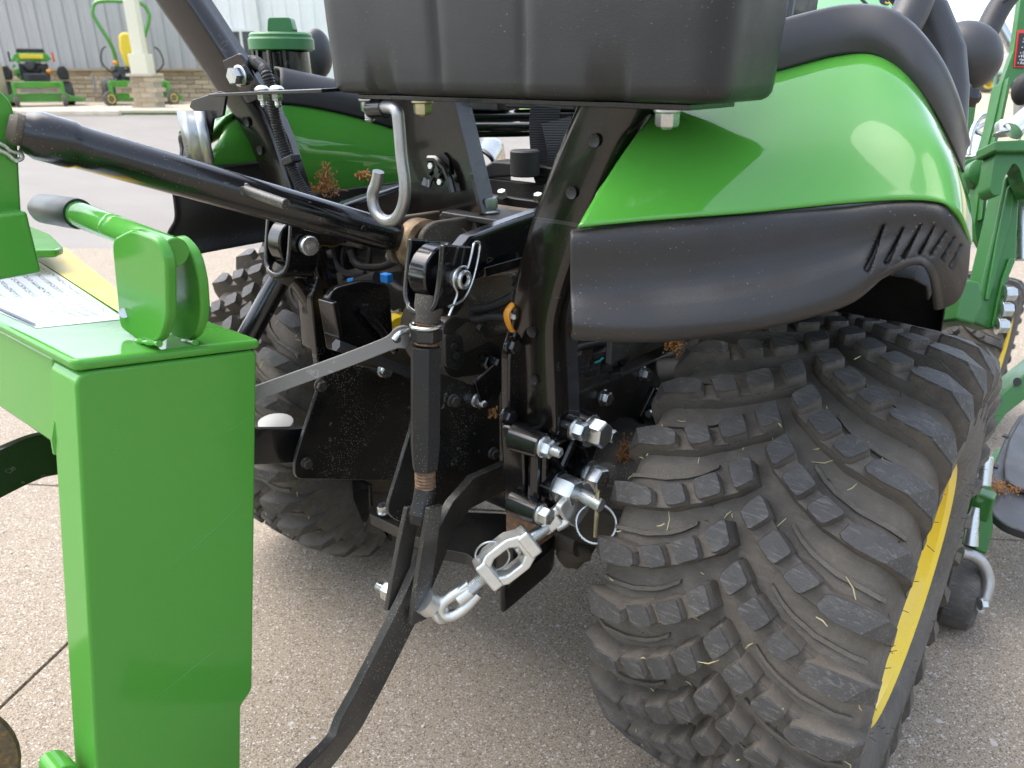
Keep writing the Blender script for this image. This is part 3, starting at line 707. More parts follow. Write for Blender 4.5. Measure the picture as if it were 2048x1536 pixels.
def slotted(P, Q):
    out = [list(r) for r in P]
    for i in range(1, len(P)-1):
        for j in range(1, len(P[0])-1):
            d = slot_depth(Q[i][j])
            if d:
                n = (P[i+1][j]-P[i-1][j]).cross(P[i][j+1]-P[i][j-1]).normalized()
                if n.y > 0: n = -n
                out[i][j] = P[i][j]-n*(.0065*d)
    return out
bbs = slotted(bb, bp)
def mir(rows): return [[V(-q.x, q.y, q.z) for q in r] for r in rows]
for side in (1, -1):
    f = bpy.data.objects.new('rear_fender', None); COL.objects.link(f); f.parent = TR; f.empty_display_size = .05
    low = lambda q: V(q.x, q.y, q.z if q.z < .88 else .88+(q.z-.88)*.45)
    R1 = gg if side > 0 else [[low(q) for q in r] for r in mir(gg)]; drop = lambda q: V(q.x, q.y, q.z if q.z > .80 else .80+(q.z-.80)*1.38)
    R2 = bbs if side > 0 else [[drop(q) for q in r] for r in mir(bbs)]
    MB().grid(R1).build('fender_shell', 'green_paint', f, solid=.004, off=0, ang=60)
    MB().grid(R2).build('fender_extension', 'plastic_grain', f, solid=.004, off=0, ang=50)
    ln = []
    for k in range(12):
        a = math.radians(80+k*9.5); rr = .42; ln.append([V(side*x, -rr*math.cos(a), TRR+rr*math.sin(a)) for x in [.300+(min(.560, .560-.10*max(0, -rr*math.cos(a)+.07))-.300)*k_ for k_ in (0,.22,.5,.75,.93,.99,1.0)]])
        ln[-1][-1].z -= .02; ln[-1][-2].z -= .006
    MB().grid(ln).build('dark_well_liner', 'black_flat', f, solid=.003, off=0, ang=60)  # black liner added to block light and keep the wheel opening dark
    # inner wall of the fender beside the seat
    iw = [V(side*.33, q.y, q.z) for q in px([(545,203),(610,208),(700,227),(775,250),(850,276),(930,300)], x=-.33)]
    iw.insert(0, V(side*.335, -.30, .868))
    lo = [V(side*.33, -.36, .812), V(side*.325, -.27, .775), V(side*.320, -.20, .762), V(side*.318, -.12, .755), V(side*.316, -.04, .750), V(side*.314, .05, .745), V(side*.312, .2, .74)]
    MB().grid(smoothgrid([iw, [(a+b)/2+V(-side*.012, 0, 0) for a, b in zip(iw, lo)], lo], 5, 5)).build('inner_panel', 'green_paint', f, solid=.004, off=0, ang=60)
    cu = [V(side*.345, q.y, q.z) for q in px([(505,140),(560,140),(620,152),(700,170),(775,190),(850,212),(930,240)], x=-.345)]
    iw, cu = iw[1:], cu[1:]
    MB().grid(smoothgrid([[q+V(-side*.004, 0, -.004) for q in iw], [(a+b)/2+V(-side*.010, 0, 0) for a, b in zip(iw, cu)], cu, [q+V(side*.02, .004, .003) for q in cu]], 5, 4)).build('inner_cap', 'plastic_cap', f, solid=.004, off=0, ang=60)
    # black cap that follows the crown of the fender
    c0 = Ay([(1310,224),(1425,186),(1562,140),(1690,108),(1770,120),(1838,180),(1890,265),(1925,345)], [-.235,-.195,-.153,-.115,-.106,-.102,-.06,-.005])
    c1 = Ay([(1310,120),(1425,90),(1565,52),(1690,26),(1788,44),(1865,125),(1908,215),(1930,300)], [-.23,-.19,-.148,-.110,-.100,-.092,-.052,.005])
    c15 = [q+V(0, .012, .006) for q in c1]; c2 = [q+V(-.012, .055, .004) for q in c1]; c3 = [q+V(-.025, .11, -.035) for q in c1]
    rows = smoothgrid([c0, [(a+b)/2+V(0, -.006, 0) for a, b in zip(c0, c1)], c1, c15, c2, c3], 6, 4)
    if side > 0: MB().grid(rows).build('fender_cap', 'plastic_trim', f, solid=.004, off=0, ang=60)
    else:
        e0 = R1[-1]; e1 = catmull(cu, 10); n_e = 30
        rr_ = [[e0[int(k*(len(e0)-1)/n_e)].lerp(e1[int(k*(len(e1)-1)/n_e)], t_/8)+V(0, 0, .003*math.sin(math.pi*t_/8)) for k in range(n_e+1)] for t_ in range(9)]
        MB().grid(rr_).build('fender_cap', 'plastic_cap', f, solid=.004, off=0, ang=60)
# grab rail, work light and nut beside the right fender cap
MB().tube(catmull([A(1850,-60,d=.80), A(1822,20,d=.80), A(1782,95,d=.80)], 4), .019, 14).build('grab_rail', 'plastic_trim', TR)
MB().tube([A(1800,-40,d=.84), A(1858,30,d=.84), A(1893,108,d=.84), A(1900,180,d=.84), A(1896,260,d=.84)], [.020,.021,.020,.019,.019], 14).build('grab_rail', 'plastic_trim', TR)
m = MB().blob((0,0,0), 1.0, (.040,.036,.038), 28, 18); c = A(1934,108,d=.95)
m.v = [c+RGT*q.x+UPV*(q.z*(1.02 if q.z > 0 else 1.12))+FWD*q.y-RGT*(.006*(q.z/.038)) for q in m.v]; m.build('work_light', 'plastic_trim', TR, ang=80)
m = MB().cyl(A(1895,190,d=.9), A(1928,194,d=.9), .016, 16); m.bolt(A(1926,194,d=.9), (RGT*.9+UPV*-.12-FWD*.1), .021, .012, True); m.lathe([(0,.0085),(.006,.007),(.010,.001)], A(1946,195,d=.9), RGT, 14); m.build('light_mount_bolt', 'black_paint', TR)
# hood seen over the right fender
hd = smoothgrid([[A(1590,80,d=1.9), A(1650,40,d=1.9), A(1740,30,d=1.9), A(1830,50,d=1.9)], [A(1600,20,d=2.0), A(1660,0,d=2.0), A(1750,-10,d=2.0), A(1840,0,d=2.0)], [A(1640,-50,d=2.2), A(1700,-70,d=2.2), A(1770,-70,d=2.2), A(1850,-60,d=2.2)]], 5, 5)
ho = MB().grid(hd).build('dash_cowl', 'green_paint', TR, solid=.01, ang=60)
MB().tube([A(1700,-25,d=1.88), A(1752,28,d=1.86), A(1800,34,d=1.86)], .004, 6).build('cowl_seam', 'black_flat', ho)
MB().prism(roundpoly([A(1758,-20,d=1.82), A(1780,-20,d=1.82), A(1780,12,d=1.82), A(1760,6,d=1.82)], .01), FWD, .004).build('cowl_badge', 'hood_badge', ho)
MB().tube(arc(A(1775,0,d=1.81), .008, RGT, UPV, -2.4, .6, 8), .0022, 6).build('badge_mark', 'yellow_paint', ho)
MB().tube([A(1577,60,d=1.3), A(1590,0,d=1.3), A(1600,-60,d=1.3)], .02, 12).build('steering_post', 'black_paint', TR)
MB().tube([A(1566,40,d=1.0), A(1582,-60,d=1.0)], .012, 10).build('side_lever', 'plastic_trim', TR)

# ------------------------------------------------------------------ tractor: roll bar posts
def rops(side):
    pr = bpy.data.objects.new('roll_bar_post', None); COL.objects.link(pr); pr.parent = TR
    P = [V(.212,-.262,.545), V(.208,-.262,.60), V(.206,-.264,.65), V(.211,-.268,.70), V(.236,-.272,.775), V(.268,-.272,.850), V(.300,-.274,.911), V(.308,-.275,.930)]
    if side < 0: P = P[:-3]+[V(-q.x, q.y, q.z) for q in (A(538,262,x=-.272), A(464,145,x=-.312), A(402,50,x=-.346), A(354,-20,x=-.372), A(318,-75,x=-.394))]
    P = [V(side*q.x, q.y, q.z) for q in catmull(P, 4)]
    # C-channel: web facing the rear with rounded flanges forward
    FL = .052 if side > 0 else .034
    sec = [(-.031, FL), (-.031, .006), (-.028, .0015), (-.022, 0), (.022, 0), (.028, .0015), (.031, .006), (.031, FL)]
    rows = []
    for i, p in enumerate(P):
        T = (P[min(i+1, len(P)-1)]-P[max(i-1, 0)]).normalized(); fx = V(0, 1, 0)-T*T.y; fx.normalize(); sx = T.cross(fx)
        rows.append([p+sx*a+fx*(b-.02) for a, b in sec])
    MB().grid(rows).build('channel', 'black_paint_brown', pr, solid=.005, off=-1, ang=50)
    hm = MB()
    for (k, off) in (((.225,-.2945,.745), 0), ((.258,-.2955,.828), 0)):
        pass
    for z in (.61, .672, .835, .877):
        j = min(range(len(P)), key=lambda q: abs(P[q].z-z)); T = (P[min(j+1, len(P)-1)]-P[j-1]).normalized(); fx = (V(0,1,0)-T*T.y).normalized()
        o = P[j]-fx*.0225+T.cross(fx)*(-.006*side)
        hm = MB().lathe([(0, .0052), (.0006, .0064), (-.004, .0048), (-.004, .001)], o-fx*.0005, -fx, 18); hm.build('bolt_hole', 'black_flat', pr)
    return P
PR = rops(1); PL = rops(-1)
# clamp plate with bolt on the left post
c = A(480,152,y=-.316); hT = (A(414,50,x=-.346)-A(540,262,x=-.272)).normalized(); hY = (V(0,1,0)-hT*hT.y).normalized()
o = MB().prism(roundpoly([c+V(-.022,.002,-.006)+hT*.028, c+V(.022,.002,.004)+hT*.028, c+V(.022,.002,.004)-hT*.034, c+V(-.022,.002,-.006)-hT*.034], .005), (0,1,0), .006).build('hinge_plate', 'black_paint', TR, bevel=.0015)
MB().bolt(c+V(0,-.000,0), (0.15,-1,0), .020, .012).build('bolt', 'zinc', o)
# lower casting that carries the post, right side
def bracket(side):
    full = side > 0
    b = bpy.data.objects.new('post_bracket', None); COL.objects.link(b); b.parent = TR
    def X(u, v, x): q = A(u, v, x=x); return V(q.x*side, q.y, q.z)
    # upright plate against the housing
    pl = [X(1020,640,.175), X(1000,700,.175), X(1000,880,.175), X(1014,1000,.175), X(1060,1040,.175), X(1120,1020,.175), X(1130,900,.175), X(1060,840,.175), X(1046,700,.175)]
    MB().prism(roundpoly(pl, .012), (side,0,0), .014).build('side_plate', 'black_paint', b, bevel=.004)
    if not full: return b
    # casting with ribs, outward face
    cs = [X(1045,862,.225), X(1140,838,.225), X(1200,850,.225), X(1196,900,.225), X(1176,940,.225), X(1190,985,.225), X(1165,1010,.225), X(1090,1045,.225), X(1052,1030,.225)]
    MB().prism(roundpoly(cs, .012), (-side,0,0), .034).build('casting', 'black_paint', b, bevel=.005)
    for p, q, r in (((1085,890),(1142,862),.0085),((1085,905),(1082,1022),.0075),((1100,910),(1150,990),.006),((1145,880),(1110,960),.006),((1160,890),(1175,940),.006),((1070,880),(1066,1035),.007),((1085,1030),(1160,985),.006)):
        MB().tube([X(*p, .236), X(*q, .236)], r, 10).build('rib', 'black_paint', b)
    d = V(side*1.0, -.02, .0)
    for k, (u, v, br_, af, h) in enumerate(((1150,858,.0150,.0195,.013),(1182,862,.0215,.030,.019),(1178,952,.0215,.030,.019),(1086,893,.0150,.0185,.011),(1081,1027,.0145,.0185,.012),(1120,974,.0205,.031,.025))):
        q = X(u, v, .253); MB().lathe([(-.040, br_*1.15), (-.006, br_), (-.001, br_), (0, br_*.94)], q, (side,0,0), 26).build('boss', 'black_paint', b)
        MB().bolt(q, d, af, h, k != 5, .013 if k == 3 else 0, rot=.2+k*.4).build('bolt', 'zinc', b)
    MB().bolt(V(side*.215, X(1212,868,.215).y, X(1212,868,.215).z), d, .016, .012).build('bolt', 'zinc', b)
    return b
bracket(1); bracket(-1)
paint('black_dusty_plate', (.0065,.0065,.0065), .30, grain=.12, dustcol=.11, coat=.2, wear=.35)
# ------------------------------------------------------------------ tractor: rear housing and what sits on it
m = MB().prism(roundpoly([V(0,-.12,.30), V(0,.75,.26), V(0,.75,.62), V(0,.05,.70), V(0,-.12,.66)], .04), (1,0,0), .26)
m.v = [q-V(.13,0,0) for q in m.v]; m.build('transmission_housing', 'dark_cast', TR, bevel=.015)
m = MB().lathe([(-.17,.05),(-.15,.062),(.15,.062),(.17,.05)], (0,-.03,.70), (1,0,0), 24); m.box((0,-.06,.70), (.22,.16,.09)); m.build('rockshaft_housing', 'dark_cast', TR, bevel=.012)
# cast top-link tower and bolted plate
m = MB().prism(roundpoly([A(800,478,y=-.205), A(835,452,y=-.205), A(870,428,y=-.205), A(945,428,y=-.205), A(955,465,y=-.205), A(955,560,y=-.205), A(850,560,y=-.205)], .008), (0,1,0), .05); m.build('top_link_tower', 'dark_cast', TR, bevel=.006)
m = MB().prism(roundpoly([A(862,458,y=-.222), A(880,448,y=-.222), A(925,455,y=-.222), A(942,468,y=-.222), A(935,476,y=-.222), A(858,474,y=-.222)], .004), (0,-1,0), .003); m.build('tower_lip', 'dark_cast', TR, bevel=.001)
m = MB().box(A(975,430,y=-.18), (.10,.07,.008)); pl = m.build('tower_plate', 'black_dusty', TR, bevel=.002)
MB().bolt(A(978,424,y=-.185), (0,0,1), .021, .016, True).build('bolt', 'zinc', pl)
# upright panel with a clip
UP = [A(772,196,y=-.20), A(905,196,y=-.205), A(962,425,y=-.205), A(955,442,y=-.205), A(842,442,y=-.20), A(818,425,y=-.20)]
o = MB().prism(UP, (0,1,0), .006).build('upright_panel', 'black_paint_brown', TR, bevel=.0015)
MB().ribbon([A(905,196,y=-.205)+V(0,.014,0), A(962,428,y=-.205)+V(0,.014,0)], .028, .005, (0,1,0)).build('panel_flange', 'black_paint', o)
MB().prism(roundpoly([A(868,318,y=-.2068), A(885,303,y=-.2068), A(898,318,y=-.2068), A(902,352,y=-.2068), A(880,345,y=-.2068)], .004), (0,-1,0), .0006).build('slot', 'belt_web', o)
MB().tube(px([(858,318),(872,318),(890,335),(900,360),(906,385)], y=-.214), .005, 8).build('spring_clip', 'black_paint', o)
MB().ribbon(px([(868,330),(862,348),(868,352),(858,368),(846,362)], y=-.212), .010, .002, (0,.3,1)).build('spring_clip', 'black_paint', o)
for q in ((865,332),(883,364)): MB().bolt(A(*q, y=-.2165), (0,-1,.1), .008, .005, False).build('bolt', 'zinc', o)
# rails under the seat
for (a, b, r, yy) in (((935,232),(1150,228),.009,.12),((935,252),(1150,250),.010,.12),((930,268),(1170,262),.007,.14)):
    MB().tube([A(a[0]-40,a[1],y=yy), A(*a, y=yy), A(*b, y=yy), A(b[0]+120,b[1]-6,y=yy)], r, 12).build('seat_rail', 'black_paint', TR)
MB().box(A(905,222,y=.15), (.20,.05,.022)).build('seat_crossbar', 'black_flat', TR, bevel=.003)
MB().box(A(965,208,y=.13), (.12,.06,.018)).build('seat_stop', 'black_flat', TR, bevel=.003)
MB().box(A(1100,209,y=.13), (.14,.06,.012)).build('seat_stop', 'black_flat', TR, bevel=.003)
sp = MB().prism([V(-.24,.06,1.02), V(.24,.06,1.02), V(.24,.42,1.0), V(-.24,.42,1.0)], (0,0,1), .07).build('seat', 'black_flat', TR, bevel=.02)
# seat belt webbing
t = NT('belt_weave'); w1 = t.n.new('ShaderNodeTexWave'); w1.bands_direction = 'Z'; w1.inputs['Scale'].default_value = 90; t.link(t.co, w1.inputs['Vector'])
t.set(color=t.ramp(w1.outputs['Fac'], [(.2,(.012,.012,.013)),(.8,(.045,.045,.048))]), rough=.55); t.bump(w1.outputs['Fac'], .4, .001)
bp_ = catmull(px([(1092,212),(1088,250),(1090,300),(1095,345),(1104,362),(1120,352),(1124,300),(1112,240)], y=.02), 5)
MB().ribbon(bp_, .044, .002, (.776,.631,0)).build('seat_belt', 'belt_weave', TR)
MB().ribbon(catmull(px([(920,205),(918,240),(928,275),(922,310)], y=.04), 5), .04, .002, (.776,.631,0)).build('seat_belt', 'belt_weave', TR)
# left inner floor hump, black tray, rubber stop
MB().grid(smoothgrid([px([(925,330),(945,285),(975,272),(1005,285),(1012,330)], y=.32), px([(925,335),(935,310),(960,300),(985,320),(990,350)], y=.18)], 5, 5)).build('floor_hump', 'black_paint', TR, solid=.004, ang=60)
m = MB().prism(px([(945,345),(985,322),(1060,328),(1130,340),(1130,358),(1050,352),(945,358)], y=.0), (0,1,0), .12); m.build('floor_tray', 'black_flat', TR, bevel=.004)
MB().cyl(A(1050,352,y=-.02), A(1050,300,y=-.02), .022, 24, ch=.002).build('rubber_stop', 'rubber_black', TR)
m = MB().box(A(1020,395,y=.0), (.30,.02,.05)); m.build('cross_plate', 'black_flat', TR)
m = MB().box(A(1040,405,y=-.08), (.17,.012,.012)); pl = m.build('cable_rail', 'black_flat', TR, bevel=.002)
for q in ((1005,394),(1077,401)): MB().bolt(A(*q, y=-.09), (.1,-.4,1), .012, .010, False).build('bolt', 'zinc', pl)
MB().lathe([(0,.018),(.02,.018),(.022,.015)], A(957,400,y=-.12), (0,-.2,1), 18).build('plug', 'grey_steel', TR)
# left ledge with a plate behind the top link
MB().prism(px([(560,402),(640,393),(720,375),(800,372),(800,410),(740,425),(640,440),(560,440)], y=-.10), (0,1,0), .02).build('left_ledge', 'black_flat', TR, bevel=.003)
MB().box(A(755,448,y=-.12), (.22,.03,.028)).build('left_rail', 'black_paint', TR, bevel=.003)
MB().box(A(700,455,y=-.14), (.11,.05,.05)).build('left_block', 'dark_cast', TR, bevel=.006)
# fuel filler with green cap
fc = A(572,172,d=1.27); up_ = V(0,0,1)
fl = MB().lathe([(0,.054),(.012,.054),(.014,.044),(.052,.043),(.056,.040)], fc, up_, 32).build('fuel_filler', 'black_paint', TR, bevel=.001)
for q in range(5):
    a = -2.6+q*.5; MB().box(fc+V(.045*math.cos(a), .045*math.sin(a), .035), (.006,.006,.045)).build('filler_rib', 'black_paint', fl)
cp = MB().lathe([(.054,.048),(.056,.0525),(.071,.0525),(.074,.050),(.078,.050),(.081,.047),(.082,.001)], fc, up_, 40).build('cap', 'green_cap', fl)
MB().prism(roundpoly([fc+V(0,0,.082)+RGT*a+V(0,0,b) for a, b in ((-.022,0),(.022,0),(.018,.022),(-.018,.022))], .005), FLAT, .03).build('cap_grip', 'green_cap', cp, bevel=.003)
MB().lathe([(0,.07),(-.03,.09),(-.10,.10)], fc, up_, 28).build('filler_skirt', 'black_flat', TR)
MB().blob(A(635,108,d=1.45), .032, (.7,1,1.4), 16, 12).build('lamp_back', 'plastic_trim', TR)
# corrugated looms
def loom(path, r, name='cable_loom', mat='loom', par=TR, pitch=.0034):
    P = catmull(path, 10); L = [0]
    for i in range(1, len(P)): L.append(L[-1]+(P[i]-P[i-1]).length)
    n = int(L[-1]/pitch); pts = []; rs = []; k = 0
    for i in range(n*4):
        s = L[-1]*i/(n*4)
        while k < len(P)-2 and L[k+1] < s: k += 1
        pts.append(P[k].lerp(P[k+1], (s-L[k])/max(1e-9, L[k+1]-L[k]))); rs.append(r if i % 4 in (1, 2) else r*.84)
    return MB().tube(pts, rs, 10).build(name, mat, par, ang=50)
lm = loom([A(600,215,d=1.3), A(512,130,d=1.04), A(527,136,d=.97), A(541,175,y=-.315), A(552,240,y=-.312), A(574,310,y=-.306), A(604,375,y=-.302), A(655,432,y=-.296)], .0078)
for q in ((545,195),(585,320)): MB().box(A(*q, y=-.309)+V(0,-.002,0), (.024,.016,.010), (V(.9,0,.3).normalized(), V(0,1,0), V(-.3,0,.9).normalized())).build('loom_clip', 'black_flat', lm, bevel=.002)
lm = loom([A(1135,310,x=.232), A(1118,350,x=.226), A(1095,410,x=.212), A(1072,480,x=.196), A(1052,545,x=.184), A(1040,592,x=.178)], .0066)
MB().box(A(1040,594,x=.180), (.016,.016,.014)).build('loom_clip', 'black_flat', lm, bevel=.002)
MB().prism(roundpoly(px([(1108,345),(1120,338),(1125,352),(1110,366)], x=.232), .002), (1,0,0), .002).build('dry_tag', 'dry_leaf', lm)
m = MB().tube(catmull(px([(1026,608),(1014,625),(1016,645),(1024,662)], x=.183), 5), .0045, 8, sy=.5); tgo = m.build('wire_tag', 'orange_tag', TR)
MB().box(A(1026,632,x=.183), (.010,.008,.006)).build('tag_label', 'white_plastic', tgo, bevel=.001)
loom([A(690,480,y=-.15), A(684,520,y=-.16), A(690,560,y=-.17)], .006); loom([A(740,420,y=-.14), A(742,470,y=-.15), A(736,540,y=-.16)], .005)
loom([A(1145,700,x=.17), A(1180,690,x=.17), A(1215,688,x=.17), A(1250,710,x=.17), A(1240,730,x=.17)], .0055); loom([A(1150,735,x=.16), A(1190,720,x=.165), A(1225,700,x=.17), A(1260,690,x=.17)], .005)
# blue-clipped connector
cn = MB().tube([A(715,565,y=-.19), A(755,556,y=-.19)], .010, 10).build('wire_connector', 'black_flat', TR)
for q in ((706,566),(773,556)): MB().box(A(*q, y=-.19), (.017,.012,.014)).build('connector_clip', 'blue_clip', cn, bevel=.002)
MB().tube(px([(712,570),(720,585),(718,600)], y=-.20), .0015, 5).build('wire', 'dry_seed', cn)
MB().tube(catmull(px([(775,560),(800,580),(830,590),(850,612)], y=-.17), 4), .007, 8).build('hose', 'rubber_black', TR)
MB().tube(catmull(px([(768,580),(770,605),(785,625),(800,620)], y=-.20), 4), .0028, 8).build('steel_line', 'steel_rod', TR)
# links and arms behind, left side tube between fender and hitch
MB().tube(px([(545,500),(600,560),(650,640),(690,720)], x=-.20), .016, 12).build('left_brace', 'black_paint_brown', TR)
# PTO shield: two side plates and top web
for l, x, nm in (([(655,596),(672,575),(730,560),(780,570),(790,700),(690,705)], -.06, 'shield_plate'),):
    MB().prism(roundpoly(px(l, x=x), .012), (-1,0,0), .012).build(nm, 'black_paint', TR, bevel=.003)
MB().ribbon(px([(655,600),(664,650),(672,700)], x=-.045), .03, .008, (1,0,0)).build('shield_flange', 'black_paint', TR, bevel=.002)
MB().tube(px([(728,622),(760,660),(790,700)], x=-.05), .006, 8).build('shield_rib', 'black_paint', TR)
gl = roundpoly(px([(655,722),(800,745),(832,770),(800,962),(590,958),(590,920)], x=-.085), [.012,.012,.01,.01,.012,.03], 5)
go = MB().prism(gl, (-1,0,0), .006).build('sway_guard', 'black_dusty_plate', TR, bevel=.0015)
MB().bolt(A(768,740,x=-.082), (1,-.3,0), .016, .010, True).build('bolt', 'zinc', go)
gl = roundpoly(px([(850,770),(880,745),(1000,790),(1000,950),(930,1020),(800,1046),(772,1025)], x=.085), [.01,.01,.01,.01,.02,.012,.02], 5)
go = MB().prism(gl, (-1,0,0), .006).build('sway_guard', 'black_dusty_plate', TR, bevel=.0015)
MB().bolt(A(955,800,x=.088), (1,-.3,0), .015, .009, True, .008).build('bolt', 'zinc', go)
MB().bolt(A(938,797,x=.082), (-1,-.0,0), .015, .008, True).build('bolt', 'zinc', go)
MB().ribbon(px([(955,790),(985,760),(1005,770)], x=.10), .045, .006, (0,.2,1)).build('guard_tab', 'black_paint', go, bevel=.003)
MB().tube(px([(672,690),(740,715),(818,745)], x=-.03), .008, 6).build('lock_bar', 'plastic_trim', TR)
MB().tube(px([(818,745),(850,757)], x=-.03), .004, 8).build('lock_bar_pin', 'steel_rod', TR)
# hydraulic valve block
vb = MB().prism(roundpoly(px([(886,650),(905,632),(955,640),(1000,668),(1000,745),(905,758),(888,742)], x=.03), .008), (-1,0,0), .06).build('valve_block', 'black_dusty', TR, bevel=.004)
MB().prism(roundpoly(px([(890,668),(925,672),(932,722),(918,740),(892,735)], x=.034), .006), (-1,0,0), .005).build('valve_cover', 'black_dusty', vb, bevel=.002)
for q in ((905,690),(910,708)): MB().cyl(A(*q, x=.032), A(*q, x=.032)+V(.007,-.003,0), .0055, 12, ch=.001).build('cap_screw', 'black_flat', vb)
MB().bolt(A(965,718,x=.05), (1,-.2,0), .019, .02, False).build('fitting', 'black_paint', vb); MB().bolt(A(985,720,x=.065), (1,-.2,0), .016, .02, False).build('fitting', 'black_paint', vb)
MB().cyl(A(975,660,x=.03), A(1040,640,x=.10), .012, 14).build('pipe', 'black_dusty', vb)
MB().bolt(A(960,655,x=.05), (1,-.3,0), .012, .008, False).build('bolt', 'black_flat', vb)
MB().lathe([(-.03,.05),(.0,.055),(.05,.052),(.09,.06)], A(880,660,x=-.02), (0,1,-.1), 24).build('gear_case', 'dark_cast', TR)
MB().lathe([(0,.014),(.01,.018),(.04,.018)], A(792,642,x=-.12), (.8,-.5,0), 24).build('pto_cap', 'yellow_paint', TR)
# right housing side: plate, bolts, axle fitting, cylinder
m = MB().prism(px([(1130,800),(1370,690),(1380,800),(1300,1000),(1150,1000)], x=.155), (-1,0,0), .03); hs = m.build('housing_side', 'black_dusty', TR, bevel=.006)
for q, af in (((1205,795),.019),((1285,748),.019)): MB().bolt(A(*q, x=.157), (1,-.05,.05), af, .011).build('bolt', 'zinc', hs)
MB().cyl(A(1318,742,x=.165), A(1365,736,x=.20), .021, 20, ch=.003).build('plug', 'grey_steel', hs)
MB().prism(px([(1270,830),(1300,770),(1330,790),(1325,860),(1285,880)], x=.168), (1,0,0), .012).build('gusset', 'black_paint', hs, bevel=.004)
MB().tube(catmull(px([(1296,828),(1320,818),(1350,800)], x=.19), 4), .006, 10).build('release_rod', 'zinc', hs)
MB().tube(catmull([A(1105,888,d=1.2), A(1205,960,d=1.15), A(1290,985,d=1.1)], 4), .012, 10).build('brake_rod', 'black_dusty', TR)
m = MB().box(A(1240,1020,x=.2), (.10,.12,.07)); m.build('axle_tube_end', 'black_dusty', TR, bevel=.01)
for k in range(7):
    q = (1150+k*16, 712+8*math.sin(k*1.7)+(k % 3)*14); MB().box(A(*q, x=.17), (.018,.03,.012), (V(.8,.5,.2).normalized(), V(-.5,.8,0).normalized(), V(0,0,1))).build('connector', 'black_flat', TR, bevel=.002)
MB().tube(px([(1190,726),(1200,722),(1206,716)], x=.185), .0016, 5).build('wire', 'teal_wire', TR)
# drawbar and its carrier under the housing
db = MB().prism(roundpoly(px([(745,1030),(800,1060),(940,1045),(1090,1052),(1110,1085),(1040,1170),(1012,1186),(985,1180),(935,1130),(880,1120),(740,1048)], z=.20), .006), (0,0,1), .022).build('drawbar', 'black_dusty', TR, bevel=.003)
MB().prism(roundpoly(px([(1000,1180),(1110,1090),(1110,1060),(1040,1080),(1000,1140)], z=.24), .02), (0,0,-1), .05).build('drawbar_carrier', 'black_paint', TR, bevel=.004)
MB().ribbon(px([(724,960),(726,1000),(740,1040),(780,1060)], y=-.16), .05, .008, (1,0,0)).build('guard_strap', 'black_paint', TR, bevel=.002)
MB().bolt(A(768,1022,y=-.19), (0,-.2,1), .018, .011, True).build('bolt', 'zinc', TR)
MB().ribbon(px([(1014,1085),(1012,1130),(1008,1160)], y=-.22), .03, .008, (1,0,0)).build('hitch_strap', 'black_paint', TR, bevel=.002)
MB().box(A(1060,1040,y=-.19), (.06,.04,.05)).build('rusty_stop', 'rust_thread', TR, bevel=.004)
m = MB().cyl(A(1110,1075,y=-.05), A(1160,1090,y=-.05), .02, 14); m.blob(A(1150,1100,y=-.04), .03, amp=.4); m.build('drain_boss', 'dark_cast', TR)
MB().tube(catmull([A(965,915,y=-.12), A(975,902,y=-.13), A(990,902,y=-.14), A(1000,915,y=-.14)], 5), .0028, 8).build('lynch_ring', 'zinc', TR)
MB().tube(catmull([A(800,900,y=-.12), A(812,870,y=-.13), A(806,850,y=-.14)], 5), .003, 8).build('wire_loop', 'zinc', TR)

# lift arms on the rockshaft
for s in (1, -1):
    P = [V(s*.128,-.345,.737), V(s*.128,-.30,.745), V(s*.135,-.20,.757), V(s*.145,-.10,.762), V(s*.15,-.02,.74)]
    o = MB().ribbon(catmull(P, 4), [.036]*4+[.052]*8+[.062]*5, .024, (0,.05,1)).build('lift_arm', 'black_paint', TR, bevel=.006)
    MB().lathe([(-.013,.030),(-.011,.032),(.011,.032),(.013,.030)], V(s*.128,-.35,.737), (1,0,0), 28).build('lift_arm_eye', 'black_paint', o, bevel=.002)
    if s > 0:
        MB().ribbon([A(968,545,x=.150), A(1055,520,x=.160)], .011, .003, (0,0,1)).build('arm_rib', 'black_paint', o, bevel=.001)

# ------------------------------------------------------------------ lift links (one each side)
def clevis(s, par, c, nx):
    """U-shaped strap round the lift-arm eye with a cross pin"""
    out = []
    dn = V(0,-.22,-1).normalized(); fw = V(0,1,-.22).normalized()
    # strap: a flat band bent like a U, open at the top, seen from behind
    q = [c+V(-.024,0,0)-dn*.034, c+V(-.024,0,0)+dn*.018, c+V(-.019,0,0)+dn*.034, c+V(-.008,0,0)+dn*.042, c+V(.008,0,0)+dn*.042, c+V(.019,0,0)+dn*.034, c+V(.024,0,0)+dn*.018, c+V(.024,0,0)-dn*.034]
    b = MB().ribbon(catmull(q, 4), [.046 if abs(i-14) > 4 else .050 for i in range(29)], .007, fw).build('clevis', 'black_paint', par, bevel=.0025)
    return b
def pin(par, c, s):
    p = MB().cyl(c+V(-.040,0,0), c+V(.040,0,0), .0095, 20, ch=.001).build('cross_pin', 'zinc', par)
    return p
ll = thing('lift_link', 'black hexagonal lift link with rusty thread and hairpin clip, centre of the hitch', 'lift link', A(838,1190,x=.15))
cR = V(.130,-.352,.737)
clevis(1, ll, cR, 1); pn = pin(ll, cR, 1)
e = cR+V(.040,0,0); MB().lathe([(0,.0105),(.006,.0105),(.0075,.009),(.0075,.0065),(.004,.005),(.004,.001)], e-V(.004,0,0), (1,0,0), 24).build('pin_end', 'zinc', pn)
